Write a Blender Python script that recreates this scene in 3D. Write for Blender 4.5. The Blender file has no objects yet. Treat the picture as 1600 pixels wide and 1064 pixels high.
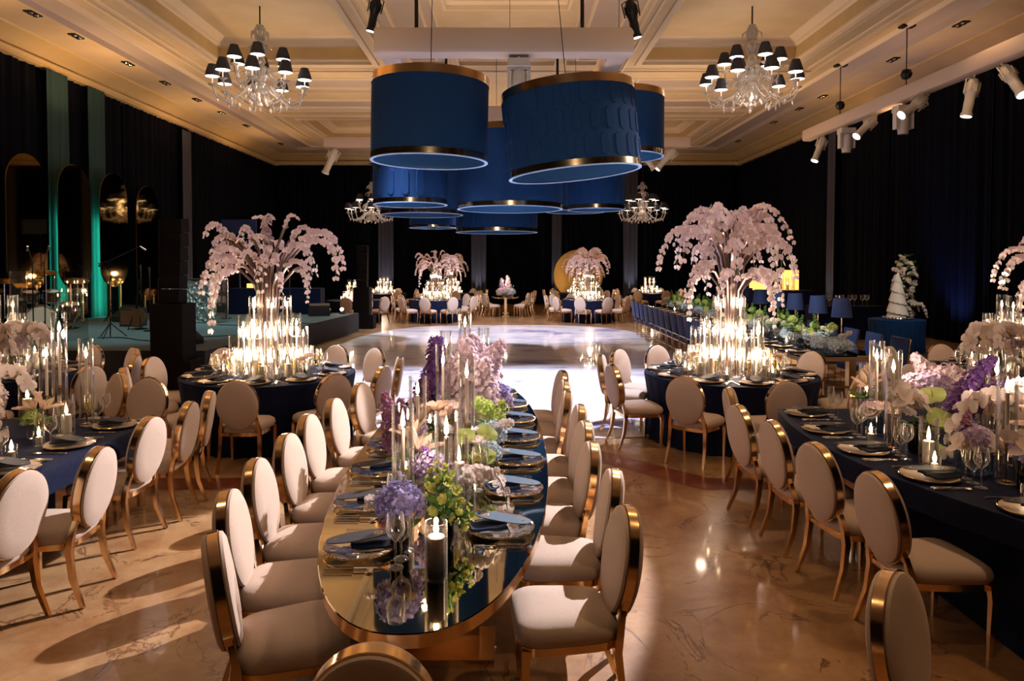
import bpy, math, random
from mathutils import Vector, Matrix
PI = math.pi
sin, cos, rad = math.sin, math.cos, math.radians
SC = bpy.context.scene
COL = SC.collection

# ------------------------------------------------------------------ camera, world, exposure
F = 1110.0; HC = 2.08; PITCH = rad(1.5)
cd = bpy.data.cameras.new('camera'); cam = bpy.data.objects.new('camera', cd); COL.objects.link(cam)
cd.sensor_width = 36; cd.lens = F * 36 / 1600
cd.shift_x = .005; cd.shift_y = (410 + F * math.tan(PITCH) - 532) / 1600
cam.location = (0, 0, HC); cam.rotation_euler = (PI / 2 - PITCH, 0, 0)
cd.clip_start = .05; cd.clip_end = 200
SC.camera = cam
w = bpy.data.worlds.new('world'); SC.world = w; w.use_nodes = True
w.node_tree.nodes['Background'].inputs[0].default_value = (1, .75, .55, 1)
w.node_tree.nodes['Background'].inputs[1].default_value = .012
SC.view_settings.view_transform = 'Standard'; SC.view_settings.look = 'None'
SC.view_settings.gamma = 1; SC.view_settings.use_curve_mapping = False
SC.view_settings.exposure = 0.0
cy = SC.cycles
cy.max_bounces = 7; cy.diffuse_bounces = 3; cy.glossy_bounces = 4; cy.transmission_bounces = 4
cy.transparent_max_bounces = 28; cy.sample_clamp_indirect = 4; cy.caustics_reflective = False; cy.caustics_refractive = False

def aim(o, tgt):
    d = Vector(tgt) - o.location
    o.rotation_euler = d.to_track_quat('-Z', 'Y').to_euler()
def spot(loc, tgt, e, col, ang, blend=.3, size=.05):
    l = bpy.data.lights.new('spot_light', 'SPOT'); l.energy = e; l.color = col; l.spot_size = rad(ang); l.spot_blend = blend
    l.shadow_soft_size = size
    o = bpy.data.objects.new('spot_light', l); COL.objects.link(o); o.location = loc; aim(o, tgt); return o
def point(loc, e, col, size=.05):
    l = bpy.data.lights.new('point_light', 'POINT'); l.energy = e; l.color = col; l.shadow_soft_size = size
    o = bpy.data.objects.new('point_light', l); COL.objects.link(o); o.location = loc; return o
AMB = (1, .60, .30); WRM = (1, .72, .54); WHT = (1, .90, .90); COOL = (.82, .84, 1)
# theatre spots hung on the trusses: white beams over the mirrored table and the chairs beside it
spot((4.3, 11.0, 6.5), (-1.05, 4.5, .3), 9300, WHT, 22, .12, .04); spot((4.5, 10.6, 6.5), (-3.2, 4.0, .3), 1300, (1, .78, .56), 24, .4, .05)
spot((8.2, 11.0, 5.4), (-2.83, 8.45, 2.3), 900, WHT, 13, .5, .05); spot((8.0, 5.5, 5.6), (2.66, 8.45, 2.3), 700, WHT, 20, .5, .05); spot((-5.5, 4.5, 6.6), (-2.83, 8.45, 2.3), 350, WHT, 18, .5, .05)
# cool wash from unseen spots above the dance floor
spot((-2.9, 12.3, 6.4), (-.9, 11.0, 0), 4200, COOL, 62, .6, .2); spot((3.5, 11.3, 6.4), (1.4, 11.0, 0), 4200, COOL, 58, .6, .2)
spot((0, 20.2, 6.3), (0, 21.8, 0), 3400, COOL, 84, .5, .2)
# wash on the drum shades, truss and ceiling from the camera end of the hall
spot((.3, -1.6, 3.2), (0, 12, 6.0), 1000, (1, .84, .68), 46, .5, .08)
# recessed amber downlights
for x, y, e in ((-4.2, 3, 120), (0, 1.2, 100), (4.2, 3, 270), (-8, 6, 110), (8, 6, 150), (-8.5, 14, 40), (8.5, 13, 60),
                (-5, 22.5, 330), (5, 22.5, 330), (0, 27.5, 400), (-8.6, 27, 120), (8.6, 27, 150), (2.9, 6.6, 210), (-2.9, 6.6, 130)):
    spot((x, y, 6.9), (x, y + .3, 0), e, AMB, 105, .6, .12)
# added uplights without fixtures, washing the ceiling along the drapes and mid-hall
for x, y, e in ((-9.9, 8.2, 330), (-9.9, 12.5, 330), (-9.9, 18, 200), (-9.9, 24, 130), (-9.9, 29, 110), (9.5, 16.8, 70), (9.5, 22, 60), (9.5, 8, 28),
                (-5.5, 31.8, 55), (0, 31.8, 55), (5.5, 31.8, 55)):
    o = spot((x, y, 5.3), (x * 1.0, y, 7), e, (1, .58, .27), 150, .8, .15)
for x, y, e in ((-4.6, 9.5, 330), (4.6, 9.5, 330), (0, 13.8, 260), (-5, 20.5, 330), (5, 20.5, 330), (0, 24, 150)):
    o = spot((x, y, 3.9), (x * 1.15, y + .6, 7), e * 1.15, (1, .65, .31), 165, .9, .25)

# ------------------------------------------------------------------ materials
MATS = {}
def nt(name):
    m = bpy.data.materials.new(name); m.use_nodes = True; MATS[name] = m
    t = m.node_tree; return m, t, t.nodes['Principled BSDF']
def N(t, ty, **kw):
    n = t.nodes.new(ty)
    for k, v in kw.items():
        if k in n.inputs: n.inputs[k].default_value = v
        else: setattr(n, k, v)
    return n
def mat(name, c, r=.5, metal=0, spec=.5, noise=None, bump=0, sheen=0, coat=0, scale=40, alpha=None, sub=0, trans=0):
    m, t, b = nt(name)
    b.inputs['Base Color'].default_value = (*c, 1); b.inputs['Roughness'].default_value = r; b.inputs['Metallic'].default_value = metal
    b.inputs['Specular IOR Level'].default_value = spec
    if sheen: b.inputs['Sheen Weight'].default_value = sheen; b.inputs['Sheen Roughness'].default_value = .4; b.inputs['Sheen Tint'].default_value = (*[min(1, k * 1.5 + .1) for k in c], 1)
    if coat: b.inputs['Coat Weight'].default_value = coat; b.inputs['Coat Roughness'].default_value = .05
    if trans: b.inputs['Transmission Weight'].default_value = trans
    if noise or bump:
        tc = N(t, 'ShaderNodeTexCoord'); no = N(t, 'ShaderNodeTexNoise', Scale=scale, Detail=4.0)
        t.links.new(tc.outputs['Object'], no.inputs['Vector'])
        if noise:
            mx = N(t, 'ShaderNodeMix', data_type='RGBA')
            mx.inputs[6].default_value = (*c, 1); mx.inputs[7].default_value = (*noise, 1)
            cr = N(t, 'ShaderNodeValToRGB'); cr.color_ramp.elements[0].position = .35; cr.color_ramp.elements[1].position = .65
            t.links.new(no.outputs[0], cr.inputs[0]); t.links.new(cr.outputs[0], mx.inputs[0]); t.links.new(mx.outputs[2], b.inputs['Base Color'])
        if bump:
            bp = N(t, 'ShaderNodeBump', Strength=bump, Distance=.01); t.links.new(no.outputs[0], bp.inputs['Height']); t.links.new(bp.outputs[0], b.inputs['Normal'])
    return m
def petal(name, c1, c2, tr=.35, r=.6):
    """thin petal: diffuse + translucent, a slightly different tint for every floret"""
    m, t, b = nt(name); out = t.nodes['Material Output']
    g = N(t, 'ShaderNodeNewGeometry'); mx = N(t, 'ShaderNodeMix', data_type='RGBA')
    mx.inputs[6].default_value = (*c1, 1); mx.inputs[7].default_value = (*c2, 1)
    t.links.new(g.outputs['Random Per Island'], mx.inputs[0]); t.links.new(mx.outputs[2], b.inputs['Base Color'])
    b.inputs['Roughness'].default_value = r; b.inputs['Specular IOR Level'].default_value = .3
    tl = N(t, 'ShaderNodeBsdfTranslucent'); t.links.new(mx.outputs[2], tl.inputs[0])
    ms = N(t, 'ShaderNodeMixShader'); ms.inputs[0].default_value = tr
    t.links.new(b.outputs[0], ms.inputs[1]); t.links.new(tl.outputs[0], ms.inputs[2]); t.links.new(ms.outputs[0], out.inputs[0])
    return m
def glass(name, tint=(1, 1, 1), body=.04, ior=1.5, refl=(1, .98, .95), rough=.02, edge=.45, pw=3):
    """thin-walled glass: clear with fresnel reflection"""
    m, t, b = nt(name); out = t.nodes['Material Output']; t.nodes.remove(b)
    tr = N(t, 'ShaderNodeBsdfTransparent'); tr.inputs[0].default_value = (*tint, 1)
    gl = N(t, 'ShaderNodeBsdfGlossy', Roughness=rough); gl.inputs[0].default_value = (*refl, 1)
    lw = N(t, 'ShaderNodeFresnel', IOR=ior); ma = N(t, 'ShaderNodeMath', operation='MULTIPLY_ADD')
    ma.inputs[1].default_value = .5; ma.inputs[2].default_value = body; ma.use_clamp = True
    t.links.new(lw.outputs[0], ma.inputs[0])
    # the cut edges and thick rims scatter light: seen where the wall is grazed
    fc = N(t, 'ShaderNodeLayerWeight', Blend=.35); fp = N(t, 'ShaderNodeMath', operation='POWER'); fp.inputs[1].default_value = pw
    fm = N(t, 'ShaderNodeMath', operation='MULTIPLY'); fm.inputs[1].default_value = edge
    t.links.new(fc.outputs['Facing'], fp.inputs[0]); t.links.new(fp.outputs[0], fm.inputs[0])
    tl = N(t, 'ShaderNodeBsdfTranslucent'); tl.inputs[0].default_value = (*refl, 1); df = N(t, 'ShaderNodeBsdfDiffuse'); df.inputs[0].default_value = (*refl, 1)
    sc_ = N(t, 'ShaderNodeMixShader'); sc_.inputs[0].default_value = .5; t.links.new(tl.outputs[0], sc_.inputs[1]); t.links.new(df.outputs[0], sc_.inputs[2])
    m2 = N(t, 'ShaderNodeMixShader'); t.links.new(fm.outputs[0], m2.inputs[0]); t.links.new(tr.outputs[0], m2.inputs[1]); t.links.new(sc_.outputs[0], m2.inputs[2])
    ms = N(t, 'ShaderNodeMixShader'); t.links.new(ma.outputs[0], ms.inputs[0]); t.links.new(m2.outputs[0], ms.inputs[1]); t.links.new(gl.outputs[0], ms.inputs[2])
    t.links.new(ms.outputs[0], out.inputs[0]); return m
def emit(name, c, s, sample=False):
    m, t, b = nt(name); b.inputs['Base Color'].default_value = (*c, 1)
    b.inputs['Emission Color'].default_value = (*c, 1); b.inputs['Emission Strength'].default_value = s
    m.cycles.emission_sampling = 'AUTO' if sample else 'NONE'
    return m
GOLD = mat('polished_gold', (.86, .60, .33), .16, 1, bump=.05, scale=9)
AGED = mat('aged_brass', (.22, .15, .07), .45, 1)
BRASS = mat('brushed_brass', (.80, .52, .24), .3, 1)
BEIGE = mat('beige_velvet', (.56, .45, .385), .85, sheen=.25, noise=(.50, .39, .33), bump=.08, scale=160)
NAVY = mat('navy_velvet', (.005, .010, .040), .8, spec=.15, sheen=.015, noise=(.003, .006, .026), bump=.2, scale=30)
NAVYC = mat('navy_napkin', (.006, .009, .022), .75, spec=.2, sheen=.02)
NAPB = mat('blue_satin', (.005, .020, .075), .35, sheen=.05)
CARD = mat('blue_card', (.014, .062, .135), .6)
CARDN = mat('navy_card', (.012, .014, .028), .6)
DRUM = mat('blue_drum_velvet', (.005, .040, .14), .8, spec=.2, sheen=.05, noise=(.0038, .031, .115), scale=60, bump=.1)
DRUMI = mat('blue_drum_lining', (.020, .115, .29), .7)
DRUMR = mat('pale_blue_rim', (.30, .48, .80), .5)
BLKM = mat('black_metal', (.012, .012, .013), .4, .6)
BLKP = mat('black_plastic', (.012, .012, .013), .5)
DKBOX = mat('dark_brown_cabinet', (.006, .004, .004), .8, spec=.1)
DRAPE = mat('black_drape', (.0026, .0032, .0075), .9, spec=.1, sheen=.006, noise=(.0018, .0022, .005), scale=3)
DRAPET = mat('teal_glow_drape', (.015, .05, .045), .85)  # teal light partly put into the colour of the added strips
DRAPEG = mat('grey_sheer_drape', (.05, .05, .065), .85, sheen=.05)
CEIL = mat('cream_plaster', (.64, .49, .30), .7, noise=(.58, .44, .26), scale=1.4)
CEILT = mat('ivory_moulding', (.71, .57, .40), .6)
CEILG = mat('ochre_plaster', (.60, .43, .20), .7, noise=(.54, .38, .17), scale=1.2)
CEILP = mat('mauve_plaster', (.47, .38, .32), .7)
TRUSSF = mat('ivory_truss_cover', (.55, .43, .35), .8, bump=.4, scale=5)
WFIX = mat('white_fixture', (.60, .56, .52), .45)
WAX = mat('ivory_wax', (.92, .80, .70), .5, spec=.4)
WAX.node_tree.nodes['Principled BSDF'].inputs['Subsurface Weight'].default_value = .5
WAX.node_tree.nodes['Principled BSDF'].inputs['Subsurface Radius'].default_value = (.05, .03, .015)
FLAME = emit('candle_flame', (1, .70, .42), 42)
LENS = emit('lit_lens', (1, .93, .82), 9)
BULB = emit('lamp_bulb', (1, .90, .80), 5)
AMBERL = emit('amber_lamp', (1, .45, .10), 2.2)
GLASS = glass('clear_glass', (.97, .97, .96), .035); STEMW = glass('stemware', (.97, .97, .97), .07, edge=1.0, pw=1.6)
CRYST = glass('crystal', (.90, .88, .86), .10, rough=.05)
SMOKE = glass('smoked_glass', (.20, .22, .25), .06)
BLUEG = glass('blue_ribbed_glass', (.72, .82, .95), .12)
ACRY = glass('acrylic', (.90, .88, .84), .10)
WINE = glass('sparkling_wine', (.98, .90, .62), .03)
CHAND = mat('chandelier_glass', (.80, .72, .64), .12, spec=.8, trans=.35)
SHADEB = mat('black_lamp_shade', (.035, .035, .045), .7)
SHADEW = mat('white_shade_lining', (.85, .85, .85), .6)
SHADEW.node_tree.nodes['Principled BSDF'].inputs['Transmission Weight'].default_value = .0
STEMM = mat('bronze_tube', (.27, .20, .18), .34, 1)
SILV = mat('silver_metal', (.75, .73, .70), .2, 1)
PLATE = mat('cream_charger', (.62, .50, .40), .35, coat=.4)
ORCH = petal('pale_orchid_petal', (.95, .83, .85), (.92, .75, .80), .35)
ORCHC = petal('orchid_lip', (.62, .30, .25), (.75, .55, .25), .2)
WHITEP = petal('white_petal', (.85, .78, .74), (.80, .68, .66), .3)
LILAC = petal('lilac_petal', (.46, .36, .60), (.60, .50, .68), .3)
LAVP = petal('pale_lavender_petal', (.66, .52, .62), (.78, .66, .72), .35)
PURP = petal('deep_purple_petal', (.13, .05, .25), (.25, .12, .40), .25)
PLUM = petal('plum_petal', (.30, .12, .24), (.42, .22, .34), .25)
PERI = petal('periwinkle_petal', (.28, .28, .58), (.42, .36, .66), .3)
BLUEP = petal('dusty_blue_petal', (.46, .58, .68), (.62, .72, .80), .3)
PEACH = petal('peach_petal', (.86, .66, .50), (.80, .56, .44), .35)
GREENP = petal('lime_petal', (.46, .62, .13), (.62, .74, .30), .35)
YELP = petal('yellow_green_petal', (.62, .60, .16), (.50, .56, .14), .3)
LEAF = petal('green_leaf', (.07, .16, .035), (.12, .24, .05), .3)
IVORYP = petal('ivory_petal', (.80, .76, .55), (.74, .72, .50), .3)
def mirror_mat(name, c, r): return mat(name, c, r, 1)
MIRR = mirror_mat('bronze_mirror_top', (.70, .60, .38), .035)
MIRD = mirror_mat('dark_amber_mirror', (.30, .20, .06), .04)
GOLDW = mat('gold_disc', (.62, .36, .10), .35, 1)
TEAL = mat('stage_carpet', (.085, .12, .14), .95, noise=(.05, .075, .09), bump=.4, scale=60)
STGF = mat('stage_skirt', (.02, .022, .03), .9, bump=.3, scale=60)
WOODM = mat('maple_shell', (.10, .04, .018), .35, coat=.4)
CYMB = mat('cymbal_bronze', (.62, .38, .16), .28, 1)
CAKE = mat('white_icing', (.82, .76, .70), .6)
PAPER = mat('gold_print', (.65, .45, .25), .4, .7)
PVEL = mat('blue_chair_velvet', (.007, .024, .10), .8, sheen=.05)

# crinkled foil behind acrylic
m, t, b = nt('crinkled_foil'); b.inputs['Metallic'].default_value = .7; b.inputs['Roughness'].default_value = .3; b.inputs['Base Color'].default_value = (.80, .90, .92, 1)
vo = N(t, 'ShaderNodeTexVoronoi', Scale=9.0); tc = N(t, 'ShaderNodeTexCoord'); t.links.new(tc.outputs['Object'], vo.inputs['Vector'])
bp = N(t, 'ShaderNodeBump', Strength=1.0, Distance=.2); t.links.new(vo.outputs[0], bp.inputs['Height']); t.links.new(bp.outputs[0], b.inputs['Normal']); FOIL = m
# gradient pillar candle, ivory above and navy below (dyed wax)
m, t, b = nt('dip_dyed_wax'); tc = N(t, 'ShaderNodeTexCoord'); sp = N(t, 'ShaderNodeSeparateXYZ'); cr = N(t, 'ShaderNodeValToRGB')
t.links.new(tc.outputs['Object'], sp.inputs[0]); t.links.new(sp.outputs[2], cr.inputs[0])
cr.color_ramp.elements[0].position = .03; cr.color_ramp.elements[0].color = (.03, .04, .12, 1); cr.color_ramp.elements[1].position = .14; cr.color_ramp.elements[1].color = (.85, .72, .66, 1)
t.links.new(cr.outputs[0], b.inputs['Base Color']); b.inputs['Roughness'].default_value = .4; WAXB = m

# marble floor: cream and rose-brown slabs with brown veins, polished
m, t, b = nt('polished_marble'); FLOORM = m
tc = N(t, 'ShaderNodeTexCoord'); mp = N(t, 'ShaderNodeMapping'); t.links.new(tc.outputs['Object'], mp.inputs[0])
n1 = N(t, 'ShaderNodeTexNoise', Scale=1.1, Detail=10.0, Roughness=.74); n2 = N(t, 'ShaderNodeTexNoise', Scale=1.3, Detail=8.0, Roughness=.62, Distortion=1.2)
br = N(t, 'ShaderNodeTexBrick'); br.offset = 0; br.inputs['Scale'].default_value = 1; br.inputs['Mortar Size'].default_value = .003
br.inputs['Brick Width'].default_value = 1.0; br.inputs['Row Height'].default_value = 1.0; br.inputs['Color1'].default_value = (.2, .2, .2, 1); br.inputs['Color2'].default_value = (.8, .8, .8, 1); br.inputs['Mortar'].default_value = (0, 0, 0, 1)
for n_ in (n1, n2, br): t.links.new(mp.outputs[0], n_.inputs['Vector'])
c1 = N(t, 'ShaderNodeValToRGB'); e = c1.color_ramp.elements; e[0].position = .36; e[0].color = (.27, .12, .045, 1); e[1].position = .66; e[1].color = (.56, .36, .19, 1)
t.links.new(n1.outputs[0], c1.inputs[0])
c2 = N(t, 'ShaderNodeValToRGB'); e = c2.color_ramp.elements; e[0].position = .468; e[0].color = (0, 0, 0, 1); e[1].position = .485; e[1].color = (1, 1, 1, 1)
a = c2.color_ramp.elements.new(.500); a.color = (0, 0, 0, 1)
t.links.new(n2.outputs[0], c2.inputs[0])
n3 = N(t, 'ShaderNodeTexNoise', Scale=2.2, Detail=2.0); t.links.new(mp.outputs[0], n3.inputs['Vector'])
c3 = N(t, 'ShaderNodeValToRGB'); c3.color_ramp.elements[0].position = .42; c3.color_ramp.elements[1].position = .55; t.links.new(n3.outputs[0], c3.inputs[0])
mu = N(t, 'ShaderNodeMath', operation='MULTIPLY'); t.links.new(c2.outputs[0], mu.inputs[0]); t.links.new(c3.outputs[0], mu.inputs[1])
mx = N(t, 'ShaderNodeMix', data_type='RGBA'); mx.inputs[7].default_value = (.11, .04, .014, 1); t.links.new(mu.outputs[0], mx.inputs[0]); t.links.new(c1.outputs[0], mx.inputs[6])
mb_ = N(t, 'ShaderNodeMix', data_type='RGBA', blend_type='MULTIPLY'); mb_.inputs[0].default_value = .14
t.links.new(mx.outputs[2], mb_.inputs[6]); t.links.new(br.outputs[0], mb_.inputs[7])
t.links.new(mb_.outputs[2], b.inputs['Base Color']); b.inputs['Roughness'].default_value = .32
b.inputs['Coat Weight'].default_value = .6; b.inputs['Coat Roughness'].default_value = .07
BANDM = mat('rust_marble', (.22, .065, .03), .3, noise=(.15, .04, .02), scale=6, coat=.6)
# dance floor colour: white with lilac-grey marble clouds
m, t, b = nt('lilac_marble_clouds'); DANCEM = m
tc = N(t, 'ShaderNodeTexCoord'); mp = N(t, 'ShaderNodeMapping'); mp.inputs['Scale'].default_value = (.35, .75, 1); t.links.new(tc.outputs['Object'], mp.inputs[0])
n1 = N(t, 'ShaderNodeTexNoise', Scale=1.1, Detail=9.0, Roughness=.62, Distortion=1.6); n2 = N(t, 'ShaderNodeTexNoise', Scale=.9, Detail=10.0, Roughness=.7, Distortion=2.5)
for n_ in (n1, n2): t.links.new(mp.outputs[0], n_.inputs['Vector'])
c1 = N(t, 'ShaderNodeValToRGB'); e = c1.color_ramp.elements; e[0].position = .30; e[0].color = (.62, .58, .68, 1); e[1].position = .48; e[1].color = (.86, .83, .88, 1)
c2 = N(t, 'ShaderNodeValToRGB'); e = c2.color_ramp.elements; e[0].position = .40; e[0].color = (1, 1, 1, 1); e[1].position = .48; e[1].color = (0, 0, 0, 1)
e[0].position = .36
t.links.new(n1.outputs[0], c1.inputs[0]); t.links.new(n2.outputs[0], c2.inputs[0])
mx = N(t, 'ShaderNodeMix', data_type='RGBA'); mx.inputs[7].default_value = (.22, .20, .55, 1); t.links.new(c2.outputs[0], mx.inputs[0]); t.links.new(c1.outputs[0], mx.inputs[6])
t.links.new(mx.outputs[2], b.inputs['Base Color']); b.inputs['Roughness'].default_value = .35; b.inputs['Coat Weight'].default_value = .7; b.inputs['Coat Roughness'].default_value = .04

# ------------------------------------------------------------------ mesh helpers
class MB:
    def __init__(s): s.v = []; s.f = []; s.m = []; s.M = Matrix()
    def add(s, vs, fs, m=0):
        o = len(s.v); M = s.M
        s.v += [tuple(M @ Vector(v)) for v in vs]; s.f += [tuple(i + o for i in f) for f in fs]; s.m += [m] * len(fs); return s
    def rings(s, L, m=0, cap0=False, cap1=False, cyc=True):
        n = len(L[0]); vs = [p for r in L for p in r]; fs = []
        for i in range(len(L) - 1):
            for j in range(n if cyc else n - 1):
                a = i * n + j; b = i * n + (j + 1) % n; fs.append((a, b, b + n, a + n))
        if cap0: fs.append(tuple(range(n))[::-1])
        if cap1: fs.append(tuple((len(L) - 1) * n + j for j in range(n)))
        return s.add(vs, fs, m)
    def lathe(s, prof, n=16, m=0, c=(0, 0, 0), cap0=False, cap1=False):
        return s.rings([[(c[0] + r * cos(2 * PI * j / n), c[1] + r * sin(2 * PI * j / n), c[2] + z) for j in range(n)] for r, z in prof], m, cap0, cap1)
    def tube(s, path, r, n=6, m=0, caps=True):
        P = [Vector(p) for p in path]; rr = r if isinstance(r, (list, tuple)) else [r] * len(P); L = []
        up = Vector((0, 0, 1)); prev = None
        for i, p in enumerate(P):
            t_ = (P[min(i + 1, len(P) - 1)] - P[max(i - 1, 0)]).normalized()
            a = prev if prev else (up if abs(t_.z) < .9 else Vector((1, 0, 0)))
            u = (a - t_ * a.dot(t_)).normalized(); prev = u; w_ = t_.cross(u)
            L.append([tuple(p + (u * cos(2 * PI * j / n + PI / n) + w_ * sin(2 * PI * j / n + PI / n)) * rr[i]) for j in range(n)])
        return s.rings(L, m, caps, caps)
    def box(s, c, d, m=0, t=1, t2=None):
        x, y, z = d[0] / 2, d[1] / 2, d[2] / 2; t2 = t if t2 is None else t2
        vs = [(c[0] + sx * x * (t if sz > 0 else 1), c[1] + sy * y * (t2 if sz > 0 else 1), c[2] + sz * z) for sz in (-1, 1) for sx, sy in ((-1, -1), (1, -1), (1, 1), (-1, 1))]
        return s.add(vs, [(0, 3, 2, 1), (4, 5, 6, 7), (0, 1, 5, 4), (1, 2, 6, 5), (2, 3, 7, 6), (3, 0, 4, 7)], m)
    def ball(s, c, r, n=8, m=0, sz=1):
        k = max(4, n // 2)
        return s.lathe([(max(.0005, r * sin(PI * i / k)), -r * sz * cos(PI * i / k)) for i in range(k + 1)], n, m, c)
    def quad(s, a, b, c, d, m=0): return s.add([a, b, c, d], [(0, 1, 2, 3)], m)
    def build(s, name, mats, parent=None, loc=(0, 0, 0), rz=0, sharp=38, flat=False):
        me = bpy.data.meshes.new(name); me.from_pydata(s.v, [], s.f); me.update()
        for q in (mats if isinstance(mats, (list, tuple)) else [mats]): me.materials.append(q)
        me.polygons.foreach_set('material_index', s.m)
        if not flat:
            me.polygons.foreach_set('use_smooth', [True] * len(s.f)); me.set_sharp_from_angle(angle=rad(sharp))
        o = bpy.data.objects.new(name, me); COL.objects.link(o); o.location = loc; o.rotation_euler = (0, 0, rz)
        if parent: par(o, parent)
        return o
KIDS = {}
def par(o, p): o.parent = p; KIDS.setdefault(p.name, []).append(o)
def tag(o, label, cat, group=None):
    o['label'] = label; o['category'] = cat
    if group: o['group'] = group
    return o
def thing(name, label='', cat='', loc=(0, 0, 0), rz=0, group=None):
    o = bpy.data.objects.new(name, None); COL.objects.link(o); o.empty_display_size = .1; o.location = loc; o.rotation_euler = (0, 0, rz)
    return tag(o, label, cat, group)
def struct(o): o['kind'] = 'structure'; return o
def ctree(o, p=None):
    c = o.copy(); COL.objects.link(c)
    if p: par(c, p)
    for k in KIDS.get(o.name, []): ctree(k, c)
    return c
USED = set()
def put(p, loc, rz=0, label=None, group=None, sc=None, rot=None):
    """the first call places the prototype itself, every later call a copy with its parts"""
    if p.name in USED: r = ctree(p)
    else: r = p; USED.add(p.name)
    r.location = loc; r.rotation_euler = rot if rot else (0, 0, rz)
    if sc: r.scale = (sc, sc, sc) if not isinstance(sc, tuple) else sc
    if label: r['label'] = label
    if group: r['group'] = group
    elif 'group' in r: del r['group']
    return r
OW = ['first', 'second', 'third', 'fourth', 'fifth', 'sixth', 'seventh', 'eighth', 'ninth', 'tenth', 'eleventh', 'twelfth', 'thirteenth', 'fourteenth', 'fifteenth', 'sixteenth', 'seventeenth', 'eighteenth', 'nineteenth', 'twentieth']
CLK = {0: 'three', 30: 'two', 60: 'one', 90: 'twelve', 120: 'eleven', 150: 'ten', 180: 'nine', 210: 'eight', 240: 'seven', 270: 'six', 300: 'five', 330: 'four'}
TEN = ['front', 'front right', 'right near corner', 'right', 'right far corner', 'back', 'back left', 'left far corner', 'left', 'left near corner']
RN = random.Random(11)
# ------------------------------------------------------------------ the room
K = 1.064                       # size of the hall relative to the first survey
WX, WY = 11.6, 35.4             # drape lines: left/right, back
def zc(h): return HC + h * K
ZT = zc(4.56)                   # top of the drapes
def pln(name, pts, m, kind=True):
    b = MB(); b.add(pts, [tuple(range(len(pts)))]); o = b.build(name, m, flat=True)
    return struct(o) if kind else o
fl = MB(); fl.box((0, 16.8, -.1), (24, 38, .2)); struct(fl.build('floor', FLOORM))
def slab(name, c, d, m): b = MB(); b.box(c, d); return struct(b.build(name, m))
slab('wall_left', (-12.0, 16.8, 3.6), (.2, 38, 7.6), DRAPE); slab('wall_right', (12.0, 16.8, 3.6), (.2, 38, 7.6), DRAPE)
slab('wall_back', (0, 35.8, 3.6), (24.2, .2, 7.6), DRAPE); slab('wall_front', (0, -2.2, 3.6), (24.2, .2, 7.6), DRAPE)
# rust-coloured marble band set into the floor
b = MB()
def band(p, q, wd):
    p, q = Vector((*p, .004)), Vector((*q, .004)); n = (q - p).cross(Vector((0, 0, 1))).normalized() * wd / 2
    b.quad(tuple(p - n), tuple(p + n), tuple(q + n), tuple(q - n))
for s in (-1, 1):
    o_ = [(9, 6.45), (1.80, 6.45), (.05, 8.35)]; i_ = [(9, 6.79), (1.95, 6.79), (.05, 8.85)]
    for k in range(2): b.add([(s * o_[k][0], o_[k][1], .004), (s * o_[k + 1][0], o_[k + 1][1], .004), (s * i_[k + 1][0], i_[k + 1][1], .004), (s * i_[k][0], i_[k][1], .004)], [(0, 1, 2, 3) if s < 0 else (3, 2, 1, 0)])
struct(b.build('trim_1', BANDM, flat=True))
# dance floor
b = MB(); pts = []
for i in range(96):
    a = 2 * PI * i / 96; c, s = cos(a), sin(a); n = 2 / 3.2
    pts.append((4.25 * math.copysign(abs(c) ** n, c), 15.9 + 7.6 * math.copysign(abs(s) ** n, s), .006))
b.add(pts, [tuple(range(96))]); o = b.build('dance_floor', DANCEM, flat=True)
tag(o, 'glossy white dance floor with lilac marble clouds, in the middle of the room', 'dance floor')

# ceiling
cl = MB()
def ring(mb, x0, x1, y0, y1, prof, m=0, cap=True, capm=None):
    """rectangular loops going inward: prof = (inset, z)"""
    L = [[(x0 + i, y0 + i, z), (x1 - i, y0 + i, z), (x1 - i, y1 - i, z), (x0 + i, y1 - i, z)] for i, z in prof]
    mb.rings(L, m)
    if cap: i, z = prof[-1]; mb.quad((x0 + i, y0 + i, z), (x0 + i, y1 - i, z), (x1 - i, y1 - i, z), (x1 - i, y0 + i, z), m if capm is None else capm)
RX, RY0, RY1 = WX + .25, -2.1, WY + .25
prof = [(0, ZT - .03), (.42, ZT - .03), (.42, ZT + .05), (.46, ZT + .10), (.46, ZT + .13), (.36, ZT + .18), (.70, ZT + .38), (.86, ZT + .42), (.88, ZT + .46)]
ring(cl, -RX, RX, RY0, RY1, prof, 0, False)
z1 = ZT + .46
ring(cl, -RX, RX, RY0, RY1, [(.88, z1), (1.93, z1)], 1, False)
ring(cl, -RX, RX, RY0, RY1, [(1.93, z1), (1.95, z1 + .14), (2.70, z1 + .14), (2.74, z1)], 2, False)
ring(cl, -RX, RX, RY0, RY1, [(2.74, z1), (2.82, z1 - .02), (2.90, z1 + .05)], 3, False)
z2 = z1 + .05; ix = 2.90
holes = []
for s in (-1, 1):
    for ya, yb in ((5.0, 10.0), (13.6, 18.1), (25.2, 30.0)):
        xa, xb = sorted((s * 3.4 * K, s * 7.3 * K)); holes.append((xa, xb, ya * K, yb * K, 'c'))
for ya, yb in ((10.6, 14.2), (15.8, 18.2), (25.2, 29.0)): holes.append((-1.2 * K, 1.2 * K, ya * K, yb * K, 's'))
for s in (-1, 1):
    for ya, yb in ((19.6, 21.2), (22.2, 23.8)):
        xa, xb = sorted((s * 3.4 * K, s * 7.9 * K)); holes.append((xa, xb, ya * K, yb * K, 't'))
    xa, xb = sorted((s * 1.5 * K, s * 2.7 * K)); holes += [(xa, xb, 11.0 * K, 18.2 * K, 't')]
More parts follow.
